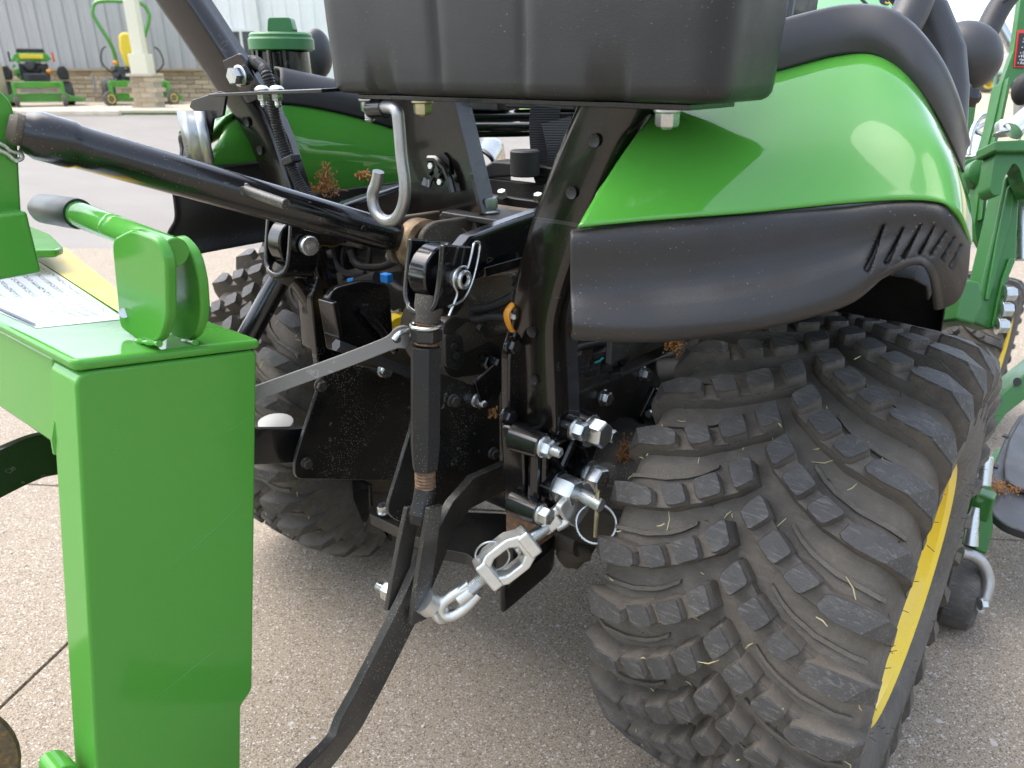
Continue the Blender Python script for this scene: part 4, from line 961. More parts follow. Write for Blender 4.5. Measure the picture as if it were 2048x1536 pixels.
# hairpin (R clip)
dn = V(0,-.30,-1).normalized(); fw = V(0,1,-.30).normalized(); hx = e+V(-.002,0,0)
hp = arc(hx, .0125, -fw, dn, -.4, 4.9, 18)
hp = [hx+fw*.014-dn*.036+fw*(.0055*math.cos(a))-dn*(.0055*math.sin(a)) for a in [math.pi*k/8 for k in range(9)]]
cl = [hx-fw*.011-dn*.018*0+dn*.040, hx-fw*.004+dn*.018]+arc(hx, .0135, -fw*1.0, -dn, -1.0, 2.0, 10)+[hx+fw*.008-dn*.028]+hp[::-1]+[hx+fw*.0195-dn*.020, hx+fw*.016+dn*.004, hx+fw*.006+dn*.022, hx-fw*.014+dn*.030]
MB().tube(catmull(cl, 3), .0014, 8).build('hairpin_clip', 'zinc', ll)
# body: eye weld, upper thread, lock nut, hexagon, lower thread, yoke
a0 = A(862,592,x=.136); a1 = A(855,640,x=.138); a2 = A(853,662,x=.139); a3 = A(852,692,x=.140); a4 = A(850,938,x=.145); a5 = A(851,976,x=.146); a6 = A(840,1040,x=.148)
MB().lathe([(0,.017),(.012,.0165),(.022,.0135),(.03,.0128)], a0, a1-a0, 20).build('weld_neck', 'dark_cast', ll)
MB().thread(a0.lerp(a1,.55), a3, .0134, .0036, 20).build('upper_thread', 'rust_thread', ll)
dd = (a4-a3).normalized()
MB().hexhead(a2-dd*.002, dd, .030, .014, rot=.1).build('lock_nut', 'black_dusty', ll, bevel=.001)
MB().hexhead(a3, dd, .0305, (a4-a3).length*1.0, rot=.35).build('hex_body', 'black_flat', ll, bevel=.0008)
m = MB(); u_ = dd.orthogonal().normalized(); w_2 = dd.cross(u_); 
MB().thread(a4, a5, .0122, .0038, 20).build('lower_thread', 'rust_thread', ll)
MB().lathe([(0,.0125),(.02,.0125),(.03,.016),(.042,.013)], a5, a6-a5, 20).build('yoke_neck', 'black_flat', ll, bevel=.001)
for u0, u1, v1, x in ((824,787,1215,.136),(868,834,1243,.166)):
    q0 = A(u0,1012,x=x); q1 = A(u1,v1,x=x)
    pts = [q0, q0.lerp(q1,.35), q0.lerp(q1,.75), q1]
    MB().ribbon(pts, [.022,.026,.028,.026], .0065, (0,1,-.1)).build('yoke_plate', 'black_dusty', ll, bevel=.0012)
yb = A(838,1196,x=.15)
yn = A(793,1190,x=.131); MB().bolt(yn, (-1,-.1,0), .020, .016, True, .014).build('yoke_bolt', 'zinc', ll)
# left lift link
l2 = thing('lift_link', 'plain black round lift link on the left, in front of the far tyre', 'lift link', A(480,700,x=-.165))
cL = V(-.130,-.352,.737); clevis(-1, l2, cL, -1); pn = pin(l2, cL, -1)
e = cL+V(.040,0,0)
ph = MB().lathe([(0,.0125),(.008,.0125),(.010,.0115),(.010,.001)], e-V(.008,0,0), (1,-.15,0), 28).build('pin_head', 'zinc', pn, bevel=.0008)
def text(body, size, o, ax, ay, mat, par, ext=.0003, name='lettering', align='CENTER'):
    cu = bpy.data.curves.new(name, 'FONT'); cu.body = body; cu.size = size; cu.extrude = ext; cu.align_x = align; cu.align_y = 'CENTER'; cu.materials.append(M[mat])
    ob = bpy.data.objects.new(name, cu); az = ax.cross(ay).normalized()
    Mx = Matrix((ax.normalized(), ay.normalized(), az)).transposed().to_4x4(); Mx.translation = o
    tmp = bpy.data.objects.new('t', cu); dg_ = bpy.context.evaluated_depsgraph_get(); COL.objects.link(tmp); bpy.context.view_layer.update()
    me = bpy.data.meshes.new_from_object(tmp.evaluated_get(bpy.context.evaluated_depsgraph_get())); bpy.data.objects.remove(tmp); me.transform(Mx); me.name = name
    ob = bpy.data.objects.new(name, me); COL.objects.link(ob)
    adopt(ob, par); return ob
tn = V(1,-.15,0).normalized(); ty = V(-.05,-.25,.96); tx = ty.cross(tn).normalized(); ty = tn.cross(tx)
text('RB', .0105, e-V(.008,0,0)+tn*.0103, tx, ty, 'zinc_cast', ph)
lk0 = A(572,535,x=-.138); lk1 = A(470,720,x=-.165)
MB().lathe([(0,.016),(.012,.0165),(.02,.0145)], lk0, lk1-lk0, 20).build('weld_neck', 'dark_cast', l2)
MB().cyl(lk0+(lk1-lk0)*.08, lk1+(lk1-lk0)*.55, .0145, 24).build('rod', 'black_paint', l2)

# ------------------------------------------------------------------ lower links
lo = thing('lower_link', 'long cranked black flat bar running down to the bottom edge', 'lower link', A(640,1500,x=.15))
P = [A(1060,930,x=.10), A(1005,952,x=.12), A(938,984,x=.14), A(903,1026,x=.147), A(868,1098,x=.15), A(818,1208,x=.15), A(757,1330,x=.15), A(712,1415,x=.15), A(668,1490,x=.152), A(610,1555,x=.172), A(530,1640,x=.21)]
MB().ribbon(P[:3]+catmull(P[3:], 3), .044, .011, V(0,.45,.9)).build('link_bar', 'black_dusty', lo, bevel=.0012)
l3 = thing('lower_link', 'black flat bar passing behind the green post towards the far tyre', 'lower link', A(60,930,x=-.2))
P = [A(640,885,x=-.10), A(560,890,x=-.125), A(420,893,x=-.14), A(250,895,x=-.15), A(110,905,x=-.16), A(40,925,x=-.165), A(-80,985,x=-.17)]
MB().ribbon(catmull(P, 5), .050, .011, V(0,.15,1)).build('link_bar', 'black_paint', l3, bevel=.0012)
MB().lathe([(0,.024),(.005,.024),(.009,.016),(.010,.001)], A(552,850,x=-.16), (.1,-.05,1), 24).build('ball_cap', 'fascia_grey', l3)

# ------------------------------------------------------------------ top link
tl = thing('top_link', 'thick black tube top link with a short welded handle stub', 'top link', A(40,265,x=-.11))
t0 = V(0.0,-.250,.735); t0 = A(806,479,x=.0); t1 = A(45,262,x=-.11); dv = (t1-t0).normalized()
L = (t1-t0).length
MB().lathe([(0,.015),(.004,.0185),(.03,.0200),(.05,.0200),(L-.055,.0205),(L-.045,.0205),(L-.040,.0225),(L-.012,.0225),(L-.006,.020),(L,.018)], t0, dv, 32).build('tube', 'black_paint', tl, ang=40)
MB().lathe([(0,.014),(.008,.015),(.014,.011)], t1-dv*.002, dv, 20).build('end_plug', 'dark_cast', tl)
hs_ = A(505,398,x=-.02); 
st = t0+dv*((hs_-t0).dot(dv)); 
MB().cyl(st+V(.016,-.006,.006), A(573,409,x=.03), .0055, 18, ch=.0008).build('handle_stub', 'black_dusty', tl)
MB().blob(st+V(.014,-.006,.004), .009, amp=.5).build('weld_bead', 'black_dusty', tl)
MB().hexhead(t0+dv*.002, -dv, .030, .010, rot=.2).build('lock_nut', 'zinc', tl)
bc = A(842,490,x=.016)
o = MB().lathe([(-.016,.014),(-.016,.027),(-.011,.033),(.011,.033),(.016,.027),(.016,.014)], bc, (1,-.1,0), 30).build('ball_end', 'brass_dirty', tl, bevel=.001)
MB().lathe([(-.02,.001),(-.02,.013),(-.01,.0185),(.01,.0185),(.02,.013),(.02,.001)], bc, (1,-.1,0), 24).build('ball', 'grey_steel', o)
m = MB()
for s in (-1, 1): m.prism(roundpoly([bc+V(s*.024,0,0)+V(0,a,b) for a, b in ((-.03,-.022),(-.03,.022),(-.01,.034),(.10,.03),(.10,-.05))], .014), (s,0,0), .010)
m.build('top_link_bracket', 'dark_cast', TR, bevel=.003)
MB().cyl(bc+V(-.05,0,0), bc+V(.05,0,0), .0095, 18).build('top_link_pin', 'zinc', TR)

# ------------------------------------------------------------------ stabiliser turnbuckle
sb = thing('stabiliser_turnbuckle', 'galvanised turnbuckle stabiliser with eye ends below the black bracket', 'turnbuckle', A(860,1210,x=.165))
SX = .262
s0 = A(1135,1015,x=SX); s1 = A(1078,1065,x=.248); s2 = A(1052,1085,x=.243); s3 = A(975,1145,x=.218); s4 = A(938,1182,x=.200); s5 = A(880,1210,x=.178)
ax = (s2-s3).normalized(); sd = V(0,0,1)-ax*ax.z; sd = (sd.normalized()*.55-FWD*.0+UPV*.85+RGT*.45); sd = (sd-ax*sd.dot(ax)).normalized(); nn = ax.cross(sd)
# body: rectangular eye frame, cast
LB = (s2-s3).length
def fr(a, b, c): return s3+ax*a+sd*b+nn*c
outer = [(-.006,-.015),(-.006,.015),(LB*.20,.0245),(LB*.74,.0245),(LB+.008,.014),(LB+.008,-.014),(LB*.74,-.0245),(LB*.20,-.0245)]
inner = [(LB*.16,-.0085),(LB*.16,.0085),(LB*.30,.0135),(LB*.66,.0135),(LB*.82,.007),(LB*.82,-.007),(LB*.66,-.0135),(LB*.30,-.0135)]
m = MB(); k = 8; vs = []
for z in (-.0115, .0115):
    vs += [fr(a, b, z) for a, b in outer]+[fr(a, b, z) for a, b in inner]
fs = []
for i in range(k):
    j = (i+1) % k
    fs += [[i, j, k+j, k+i], [2*k+i, 3*k+i, 3*k+j, 2*k+j], [i, 2*k+i, 2*k+j, j], [k+i, k+j, 3*k+j, 3*k+i]]
m.add(vs, fs); m.build('turnbuckle_body', 'zinc_cast', sb, bevel=.003, seg=3)
m = MB().box(fr(.0,0,0), (.015,.040,.026), (ax, sd, nn)); m.build('body_end', 'zinc_cast', sb, bevel=.003)
m = MB().box(fr(LB+.002,0,0), (.016,.034,.026), (ax, sd, nn)); m.build('body_end', 'zinc_cast', sb, bevel=.003)
MB().thread(s4, s3+ax*.002, .0088, .0024, 18).build('screw', 'zinc', sb); MB().thread(s2-ax*.016, s1+ax*.012, .0085, .0024, 18).build('screw', 'zinc', sb)
# lower end: weld, fork rod hooked through an eye bolted to the lower link
m = MB().tube([s4+ax*.004, s4-ax*.018], .0095, 12); m.box(s4-ax*.006+sd*.006, (.026,.016,.012), (ax, sd, nn)); m.build('weld_neck', 'zinc_cast', sb, bevel=.003)
hk = catmull([s4-sd*.010-ax*-.006, s4-ax*.016-sd*.014, s4-ax*.034-sd*.012, s4-ax*.042-sd*.002, s4-ax*.036+sd*.008, s4-ax*.020+sd*.010, s4+ax*.002+sd*.006], 5)
MB().tube(hk, .0068, 12).build('hook_link', 'zinc_cast', sb)
ec = s4-ax*.040+sd*.002
eb = A(856,1205,x=.176)
ey = MB(); exd = (ec-eb).normalized()
ring = arc(ec-exd*.002, .0125, exd, V(0,0,1), -2.2, 2.2, 14)
ey.tube(arc(ec-exd*.004, .0115, exd, UPV, -2.5, 2.5, 16), .0052, 10); ey.lathe([(0,.016),(.016,.016),(.018,.014),(.024,.012)], V(.166,eb.y,eb.z), exd, 24); ey.build('eye_bolt', 'zinc_cast', sb, bevel=.001)
# upper end: yoke plates, clevis pin with ring
m = MB().box(s1+ax*.018, (.026,.018,.013), (ax, sd, nn)); m.build('weld_neck', 'zinc_cast', sb, bevel=.004)
hk = catmull([s1+ax*.020-sd*.008, s1+ax*.034-sd*.010, s1+ax*.046-sd*.002, s1+ax*.042+sd*.008, s1+ax*.024+sd*.009], 5); MB().tube(hk, .0066, 12).build('hook_link', 'zinc_cast', sb)
pc = A(1160,985,x=.275)
m = MB().prism(roundpoly([A(1122,1035,x=.268), A(1108,1012,x=.268), A(1140,972,x=.268), A(1166,960,x=.268), A(1180,980,x=.268), A(1172,1010,x=.268), A(1142,1052,x=.268)], .006), (1,0,0), .008); m.build('eye_plate', 'zinc_cast', sb, bevel=.0015)
q0 = V(.262, pc.y, pc.z); 
m = MB().cyl(q0, q0+V(.046,-.004,-.004), .0082, 20, ch=.0012); m.build('clevis_pin', 'zinc', sb)
rc = q0+V(.040,-.004,-.030); MB().tube(arc(rc, .0235, RGT, UPV*.95+FWD*.25, 0, 2*math.pi, 32)[:-1], .0015, 8, closed=True).build('pull_ring', 'zinc', sb)
MB().tube([q0+V(.040,-.004,.014), q0+V(.040,-.004,-.048)], .0028, 8).build('ring_pin', 'zinc_yellow', sb)
rc2 = s3+ax*.012-sd*.0+UPV*.012-RGT*.004; MB().tube(arc(rc2, .020, RGT, UPV*.9-FWD*.3, 0, 2*math.pi, 32)[:-1], .0013, 8, closed=True).build('pull_ring', 'zinc', sb)

# ------------------------------------------------------------------ grey handle bar hung on the lift link by a wire
hb = thing('steel_handle_bar', 'grey flat steel bar with a hole, hung by a wire loop on the lift link', 'bar', A(700,712,x=.08))
P = [A(818,672,x=.112), A(800,676,x=.11), A(770,690,x=.10), A(680,725,x=.07), A(515,785,x=.02), A(440,813,x=.0)]
MB().ribbon(catmull(P, 5), [.014,.020,.024,.026,.026,.025,.023,.020,.018,.0165]+[.0155]*16, .006, V(0,.35,.9)).build('bar', 'grey_steel', hb, bevel=.0012)
MB().lathe([(0,.0046),(.0006,.0046),(.0006,.001)], A(794,678,x=.1215), (.6,-.75,.2), 14).build('hole', 'black_flat', hb)
wp_ = catmull([A(788,680,x=.124), A(800,666,x=.126), A(818,661,x=.126)], 4)
MB().tube(wp_, .0032, 10).build('wire_hook', 'zinc', hb)
lc = a2-dd*.007
wl_ = [A(800,678,x=.110), A(815,676,x=.112), A(826,658,x=.118)]+arc(lc, .0165, -RGT, -FLAT, 0, 2*math.pi*.95, 20)
MB().tube(catmull(wl_, 3), .0022, 8).build('wire_loop', 'zinc', hb)
plastic('grip_green', (.004,.014,.009), .42, 600, .05, .02, .01)
# ------------------------------------------------------------------ storage box behind the seat
YB = -.36
bx = thing('storage_box', 'dusty black plastic storage box bolted on above the hitch', 'storage box', V(.2,-.3,.92))
xl, xr, yf = -.022, .442, -.235
g1 = A(872,100,y=YB).x; g2 = A(1047,100,y=YB).x; n1a, n1b = A(738,190,y=YB).x, A(788,190,y=YB).x; n2a, n2b = A(1176,190,y=YB).x, A(1250,190,y=YB).x
def boxring(z, ins):
    pts = roundpoly([V(xl+ins, YB+ins, z), V(xr-ins, YB+ins, z), V(xr-ins, yf-ins, z), V(xl+ins, yf-ins, z)], .026, 8)
    out = []
    for i in range(len(pts)):
        a, b = pts[i], pts[(i+1) % len(pts)]; k = max(1, int((b-a).length/.004))
        out += [a.lerp(b, j/k) for j in range(k)]
    return out
rows = []
prev = None
zs = [(.918,.014),(.9188,.007),(.921,.0035),(.925,.0012),(.932,.0004),(.95,0),(.97,-.001),(.99,-.002),(1.02,-.003),(1.07,-.005),(1.12,-.008)]
base = boxring(.918, .0); NB = len(base)
def ringoff(p, z):
    """moulded grooves in the rear wall"""
    if p.y > YB+.004: return 0
    o = 0
    for g, w in ((g1, .007), (g2, .007)): o += .0022*math.exp(-((p.x-g)/w)**2)*(1 if z > .925 else .5)
    if g1 < p.x < g2: o += .0018
    if z < .945:
        for a, b in ((n1a, n1b), (n2a, n2b)):
            o += .007*max(0, 1-abs((z-.918)/.027))*(1/(1+math.exp(-(p.x-a)/.0012)))*(1/(1+math.exp((p.x-b)/.0012)))
    return o
cxy = V((xl+xr)/2, (YB+yf)/2, 0)
for z, ins in zs:
    r = []
    for p in base:
        d = V(p.x-cxy.x, p.y-cxy.y, 0); q = V(p.x-ins*(1 if d.x > 0 else -1)*min(1, abs(d.x)/.2), p.y-ins*(1 if d.y > 0 else -1)*min(1, abs(d.y)/.05), z)
        q.y += ringoff(p, z); r.append(q)
    r.append(r[0]); rows.append(r)
m = MB().grid(rows); m.add([q for q in rows[0][:-1]], [list(range(NB))]); m.build('box_shell', 'plastic_box', bx, ang=60)
MB().box((.21,-.30,.915), (.40,.085,.005)).build('mounting_plate', 'black_paint', bx, bevel=.001)
for u, v, mat in ((738,214,'zinc'),(845,212,'zinc_yellow'),(1337,206,'zinc')):
    p = A(u, v, y=-.335); p.z = .9125
    MB().bolt(p, (0,0,-1), .017, .011, True, .012 if mat == 'zinc' and u < 1000 else .003).build('bolt', mat, bx)
# J hook hanging from the plate
hk = thing('hanging_hook', 'bare steel rod bent into a J hook under the storage box', 'hook', A(790,215,y=-.345))
HP = [A(748,216,y=-.33), A(775,214,y=-.34), A(793,222,y=-.345), A(798,250,y=-.345), A(803,310,y=-.345), A(810,370,y=-.345), A(806,412,y=-.345), A(790,438,y=-.345), A(768,440,y=-.345), A(750,420,y=-.345), A(745,390,y=-.345), A(753,365,y=-.345), A(757,343,y=-.345)]
MB().tube(catmull(HP, 6), .0066, 16).build('rod', 'steel_rod', hk)
MB().cyl(A(742,217,y=-.335), A(772,215,y=-.335), .011, 18, ch=.001).build('collar', 'black_paint', hk)
# bracket with a spring tool clip
tb = thing('tool_clip_bracket', 'flat black bracket arm carrying a bright zinc spring clip', 'bracket', A(400,200,y=-.36))
MB().ribbon(px([(668,180),(560,184),(470,188),(440,190)], y=-.36), .034, .004, (0,1,.02)).build('arm', 'black_paint', tb, bevel=.001)
MB().prism(roundpoly(px([(383,200),(440,182),(452,186),(445,232),(425,238),(414,318),(400,318),(406,236),(378,214)], y=-.362), .003), (0,1,0), .004).build('drop_plate', 'black_paint', tb, bevel=.001)
for u in (524,553): 
    p = A(u, 181, y=-.362); MB().lathe([(0,.009),(.002,.009),(.005,.006),(.006,.001)], p, (0,0,1), 18).build('carriage_bolt', 'zinc', tb); MB().bolt(p+V(0,0,-.004), (0,0,-1), .012, .007, False, .006).build('nut', 'zinc', tb)
pr = [(350,2),(353,0),(362,0),(368,-1),(374,-3),(380,-3),(384,1),(388,3),(392,-1),(397,-3),(404,-3),(409,0)]
q0 = A(350,222,y=-.37); ex = (A(409,222,y=-.37)-q0)
top = [q0+ex*((u-350)/59)+V(0,d*.0022,0) for u, d in pr]; bot = [q+V(.006,0,-.066) for q in top]
MB().grid([[v for v in top], [v for v in bot]]).build('spring_clip', 'zinc_clip', tb, solid=.0015)

# ------------------------------------------------------------------ green implement, left foreground
def AP(u, v, p, n):
    d = FWD+RGT*((u-1024)/FPX)+UPV*((768-v)/FPX); return CAM+d*((p-CAM).dot(n)/d.dot(n))
XI = .07
T1 = A(518,692,x=XI); T0 = A(150,737,x=XI); ef = (T1-T0).normalized(); ew = V(1,0,0).cross(ef); Lf = (T1-T0).length
def I(x, f, w): return V(x, 0, 0)+V(0, T0.y, T0.z)+ef*f+ew*w
im = thing('green_implement', 'glossy green hitch implement with warning decal and lever, left foreground', 'implement', V(XI, T0.y, .05))
# end leg: folded plate with a notch low on the front edge
HZ = -.68
MB().prism(roundpoly([I(XI,.0,-.004), I(XI,Lf-.002,-.004), I(XI,Lf-.002,-.395), I(XI,Lf-.016,-.408), I(XI,Lf-.016,HZ), I(XI,.0,HZ)], [.012,.006,.006,.004,.004,.004]), (-1,0,0), .050).build('end_leg', 'green_implement', im, bevel=.011, seg=5)
# cross beam, top plate with a rolled edge
MB().prism([I(XI-.052,.004,-.088), I(XI-.052,Lf-.004,-.088), I(XI-.052,Lf-.004,-.002), I(XI-.052,.004,-.002)], (-1,0,0), .55).build('cross_beam', 'green_implement', im, bevel=.006, seg=3)
tp = MB().prism(roundpoly([I(XI+.0015,-.0015,-.003), I(XI+.0015,Lf+.0015,-.003), I(-.55,Lf+.0015,-.003), I(-.55,-.0015,-.003)], [.010,.006,0,0]), ew, .010).build('top_plate', 'green_implement', im, bevel=.0046, seg=4)
MB().tube([I(XI-.048,.003,-.060), I(XI-.050,.001,-.076), I(XI-.052,.003,-.090)], .004, 8).build('weld_bead', 'green_implement', im)
# decal: white sheet, yellow head band, print in lines
nrm = ew; pp = I(XI,0,.0074)
t = NT('decal_print'); wv = t.n.new('ShaderNodeSeparateXYZ'); t.link(t.n.new('ShaderNodeTexCoord').outputs['UV'], wv.inputs[0])
rowf = t.math('FRACT', t.math('MULTIPLY', wv.outputs[1], 9.0)); inrow = t.math('MULTIPLY', t.math('GREATER_THAN', rowf, .32), t.math('LESS_THAN', rowf, .70))
uvn = t.n.new('ShaderNodeCombineXYZ'); t.link(t.math('MULTIPLY', wv.outputs[0], 150.0), uvn.inputs[0]); t.link(t.math('MULTIPLY', wv.outputs[1], 40.0), uvn.inputs[1])
nz = t.noise(1.0, 2, .5, uvn.outputs[0]); ink = t.math('MULTIPLY', t.math('GREATER_THAN', nz, .50), inrow)
mg = t.math('MULTIPLY', t.math('GREATER_THAN', wv.outputs[0], .06), t.math('LESS_THAN', wv.outputs[0], .90))
c = t.mix(t.math('MULTIPLY', t.math('MULTIPLY', ink, mg), .8), (.62,.66,.72), (.06,.07,.12)); t.set(color=c, rough=.16, coat=.6)
def decal(name, pts, mat, par, lift):
    P = [AP(u, v, pp+nrm*lift, nrm) for u, v in pts]; me = bpy.data.meshes.new(name); me.from_pydata([tuple(q) for q in P], [], [[0,1,2,3]]); uv = me.uv_layers.new()
    for k, w in enumerate(((0,0),(1,0),(1,1),(0,1))): uv.data[k].uv = w
    me.materials.append(M[mat]); me.update(); o = bpy.data.objects.new(name, me); COL.objects.link(o); adopt(o, par); return o
D00, D10, D11, D01 = V(-190,494,0), V(104,494,0), V(236,605,0), V(-20,605,0)
# corners on the plate, given by the photo: near left (75,657), near right (240,640), far right (128,496), far left (-60,497)
nl, nr_, frr, fl_ = (72,656), (246,640), (118,496), (-130,500)
decal('decal_sheet', [(-150,560), nl, (250,638), (40,497)], 'decal_print', im, .0)
decal('decal_band', [(40,497), (250,632), (268,606), (132,496)], 'yellow_paint', im, .0008)
decal('decal_rule', [(-140,556), (68,650), (74,648), (-132,553)], 'hood_badge', im, .0010)
# lever with grip and clamp ears
b1 = AP(300,692,pp,nrm); b2 = AP(372,684,pp,nrm)
def ear(l, y, nm):
    P = px(l, y=y); return MB().prism(roundpoly(P, .010, 5), (0,1,0), .010).build(nm, 'green_implement', im, bevel=.003, seg=3)
ear([(222,478),(262,458),(312,478),(332,520),(334,640),(318,684),(292,695),(238,655)], b1.y, 'clamp_ear')
ear([(318,500),(352,468),(384,505),(398,560),(403,630),(392,672),(368,690),(330,660)], b2.y+.004, 'clamp_ear')
cy = (b1.y+b2.y)/2+.006
lv0 = A(352,505,y=cy); lv1 = A(215,448,y=cy-.002); lv2 = A(140,422,y=cy-.003); lv3 = A(62,410,y=cy-.004)
MB().cyl(lv0, lv2, .0125, 24, ch=.001).build('lever', 'green_implement', im)
MB().lathe([(0,.0145),(.004,.0150),((lv3-lv2).length*.85,.0150),((lv3-lv2).length*.97,.012),((lv3-lv2).length,.006)], lv2+(lv1-lv2)*.25, lv3-lv2, 28).build('grip', 'grip_green', im)
MB().blob(lv1+V(.012,0,-.002), .0125, (1.5,1,1), 14, 10, .1).build('weld_bead', 'green_implement', im)
MB().cyl(A(248,626,y=b1.y+.001), A(248,626,y=b1.y-.0015), .0045, 14).build('pivot_pin', 'zinc', im)
# mast with rounded head, foot and retaining clip
MB().prism(roundpoly(px([(-120,150),(-10,172),(22,200),(34,245),(46,470),(-120,470)], x=-.122), [.004,.03,.02,.02,.004,.004]), (-1,0,0), .014).build('mast', 'green_implement', im, bevel=.003, seg=3)
MB().prism(roundpoly([AP(u, v, pp+nrm*.030, nrm) for u, v in ((-150,440),(62,452),(102,468),(128,494),(112,500),(-150,500))], [0,.02,.02,.01,.006,0]), -ew, .010).build('mast_foot', 'green_implement', im, bevel=.0035, seg=3)
MB().box(A(-20,488,x=-.125), (.05,.06,.06)).build('mast_riser', 'green_implement', im, bevel=.004)
MB().tube(catmull(px([(-20,280),(8,290),(22,302),(40,306),(43,316),(30,320),(14,308),(-20,292)], x=-.118), 5), .0022, 8).build('retaining_clip', 'zinc', im)
MB().lathe([(0,.07),(.002,.095),(.006,.098),(.010,.095),(.012,.07)], A(-178,1560,d=.80), (.9,-.3,.1), 40).build('coulter_disc', 'rust_thread', im)
MB().tube([A(-178,1560,d=.81), A(-60,1640,d=.80), I(XI-.03,.06,-.60)], .012, 12).build('coulter_arm', 'green_implement', im)
m = MB().prism(roundpoly(px([(105,1545),(135,1530),(160,1534),(175,1580),(100,1590)], x=.055), .006), (-1,0,0), .03); m.build('foot_lug', 'green_implement', im, bevel=.004)

# ------------------------------------------------------------------ front loader, right edge
ld = thing('front_loader', 'dark green loader mast and boom at the right picture edge', 'loader', A(1960,640,d=1.45))
D = 1.42
def pd(l, d=D): return [A(u, v, d=d) for u, v in l]
MB().prism(roundpoly(pd([(2046,-40),(2120,-40),(2120,142),(2060,146),(2036,152),(2021,172),(2012,215),(2004,252),(1992,294),(1980,341),(1975,394),(1970,440),(1975,485),(1963,497),(1953,478),(1949,446),(1955,399),(1960,367),(1973,294),(1986,247),(2004,165),(2027,100)]), .004), FWD, .014).build('mast_plate', 'green_loader', ld, bevel=.003)
MB().ribbon(pd([(2003,165),(1986,247),(1973,294),(1959,367),(1954,399),(1949,446)], D+.012), .05, .006, FWD).build('mast_flange', 'green_loader', ld, bevel=.002)
MB().prism(pd([(1942,150),(1962,150),(1940,305),(1920,305)], 1.62), FWD, .02).build('mast_brace', 'green_loader', ld, bevel=.003)
MB().prism(roundpoly(pd([(1992,300),(1986,330),(1979,378),(1985,391),(2003,391),(2006,362),(2021,336),(2029,325),(2040,338),(2046,362),(2060,392),(2110,392),(2110,300)], 1.30), .006), FWD, .035).build('pivot_casting', 'green_loader', ld, bevel=.004)
MB().prism(pd([(1990,281),(2110,276),(2110,303),(1989,303)], 1.285), FWD, .055).build('pivot_cap', 'green_loader', ld, bevel=.004)
am = MB().prism(pd([(2012,352),(2042,345),(2038,440),(2034,515),(2018,535),(2008,560),(1985,660),(1945,645),(1975,520),(1994,440)], 1.345), FWD, .045).build('boom_arm', 'green_loader', ld, bevel=.005)
MB().prism(pd([(2020,515),(2032,520),(2012,570),(1994,650),(1984,655),(2004,560)], 1.338), FWD, .006).build('boom_rib', 'green_loader', am, bevel=.002)
MB().prism(pd([(2016,375),(2030,362),(2022,440),(1996,540),(1980,600),(1972,600),(1996,470)], 1.339), FWD, .006).build('boom_rib', 'green_loader', am, bevel=.002)
for q in ((2008,588),(2001,619),(1993,652)): MB().bolt(A(*q, d=1.335), RGT*.9-FWD*.2, .022, .016, True).build('bolt', 'zinc', am)
MB().tube(pd([(2046,400),(2046,520)], 1.38), .014, 12).build('spring', 'zinc', ld)
MB().prism(pd([(1922,570),(1935,558),(1962,562),(1968,610),(1950,650),(1912,640)], 1.30), FWD, .08).build('mount_block', 'green_loader', ld, bevel=.006)
lf = MB().prism(pd([(1985,830),(2000,790),(2060,740),(2110,700),(2110,780),(2050,800),(2012,830),(1992,860)], 1.35), FWD, .06).build('lower_channel', 'green_loader', ld, bevel=.004)
for q in ((2034,764),(1994,800)): MB().lathe([(0,.007),(.0008,.008),(.001,.001)], A(*q, d=1.348), -FWD, 14).build('hole', 'black_flat', lf)
MB().prism(pd([(1930,320),(1962,312),(1970,360),(1945,388),(1935,370)], 1.5), FWD, .03).build('link_plate', 'green_loader', ld, bevel=.004)
MB().lathe([(0,.028),(.02,.028),(.024,.02)], A(1952,352,d=1.45), -FWD, 22).build('pivot_boss', 'green_loader', ld, bevel=.002)
MB().prism(pd([(1938,440),(2048,430),(2048,480),(1938,470)], 1.9), FWD, .08).build('cross_tube', 'green_loader', ld, bevel=.01)
MB().tube(pd([(2060,230),(2025,262)], 1.30), .018, 18).build('cylinder_rod', 'chrome', ld)
MB().bolt(A(2012,268,d=1.32), UPV, .03, .02).build('bolt', 'zinc', ld)
MB().tube(catmull(pd([(1938,310),(1945,262),(1962,235),(1985,230)], 1.5), 5), .005, 10).build('hydraulic_line', 'zinc', ld)
MB().tube(catmull(pd([(1990,240),(1965,250),(1952,262),(1975,272),(1995,266)], 1.5), 5), .0045, 10).build('hydraulic_line', 'zinc', ld)
MB().tube(pd([(1962,280),(1948,320)], 1.6), .020, 18).build('cylinder_barrel', 'chrome', ld)
MB().tube(pd([(2042,60),(2038,262)], 1.7), .012, 12).build('support_post', 'grey_steel', ld)
MB().tube(pd([(2000,50),(2060,160)], 1.8), .012, 12).build('support_post', 'zinc', ld)
MB().blob(A(2048,178,d=1.35), .02, (1,1,1.4), 14, 10).build('valve_knob', 'black_flat', ld)
MB().tube(arc(A(1968,462,d=1.4), .01, RGT, UPV, -1.2, 1.2, 8), .003, 8).build('cotter_pin', 'zinc', ld)
# braided hose bundle
t = NT('braid'); ch_ = t.n.new('ShaderNodeTexChecker'); ch_.inputs['Scale'].default_value = 420; t.link(t.map((1,1,1), (.6,.5,.7)), ch_.inputs['Vector'])
t.set(color=t.mix(ch_.outputs['Fac'], (.008,.008,.009), (.030,.030,.033)), rough=.5); t.bump(ch_.outputs['Fac'], .5, .001)
MB().tube(catmull(pd([(2060,-60),(2005,5),(1975,60),(1940,130),(1915,190),(1900,240)], 1.25), 6), .0185, 18).build('hose_sleeve', 'braid', ld)
MB().tube(arc(A(2003,8,d=1.249), .0195, RGT*.85+UPV*.5, FWD, 0, 2*math.pi, 24)[:-1], .0016, 6, closed=True).build('cable_tie', 'black_flat', ld)
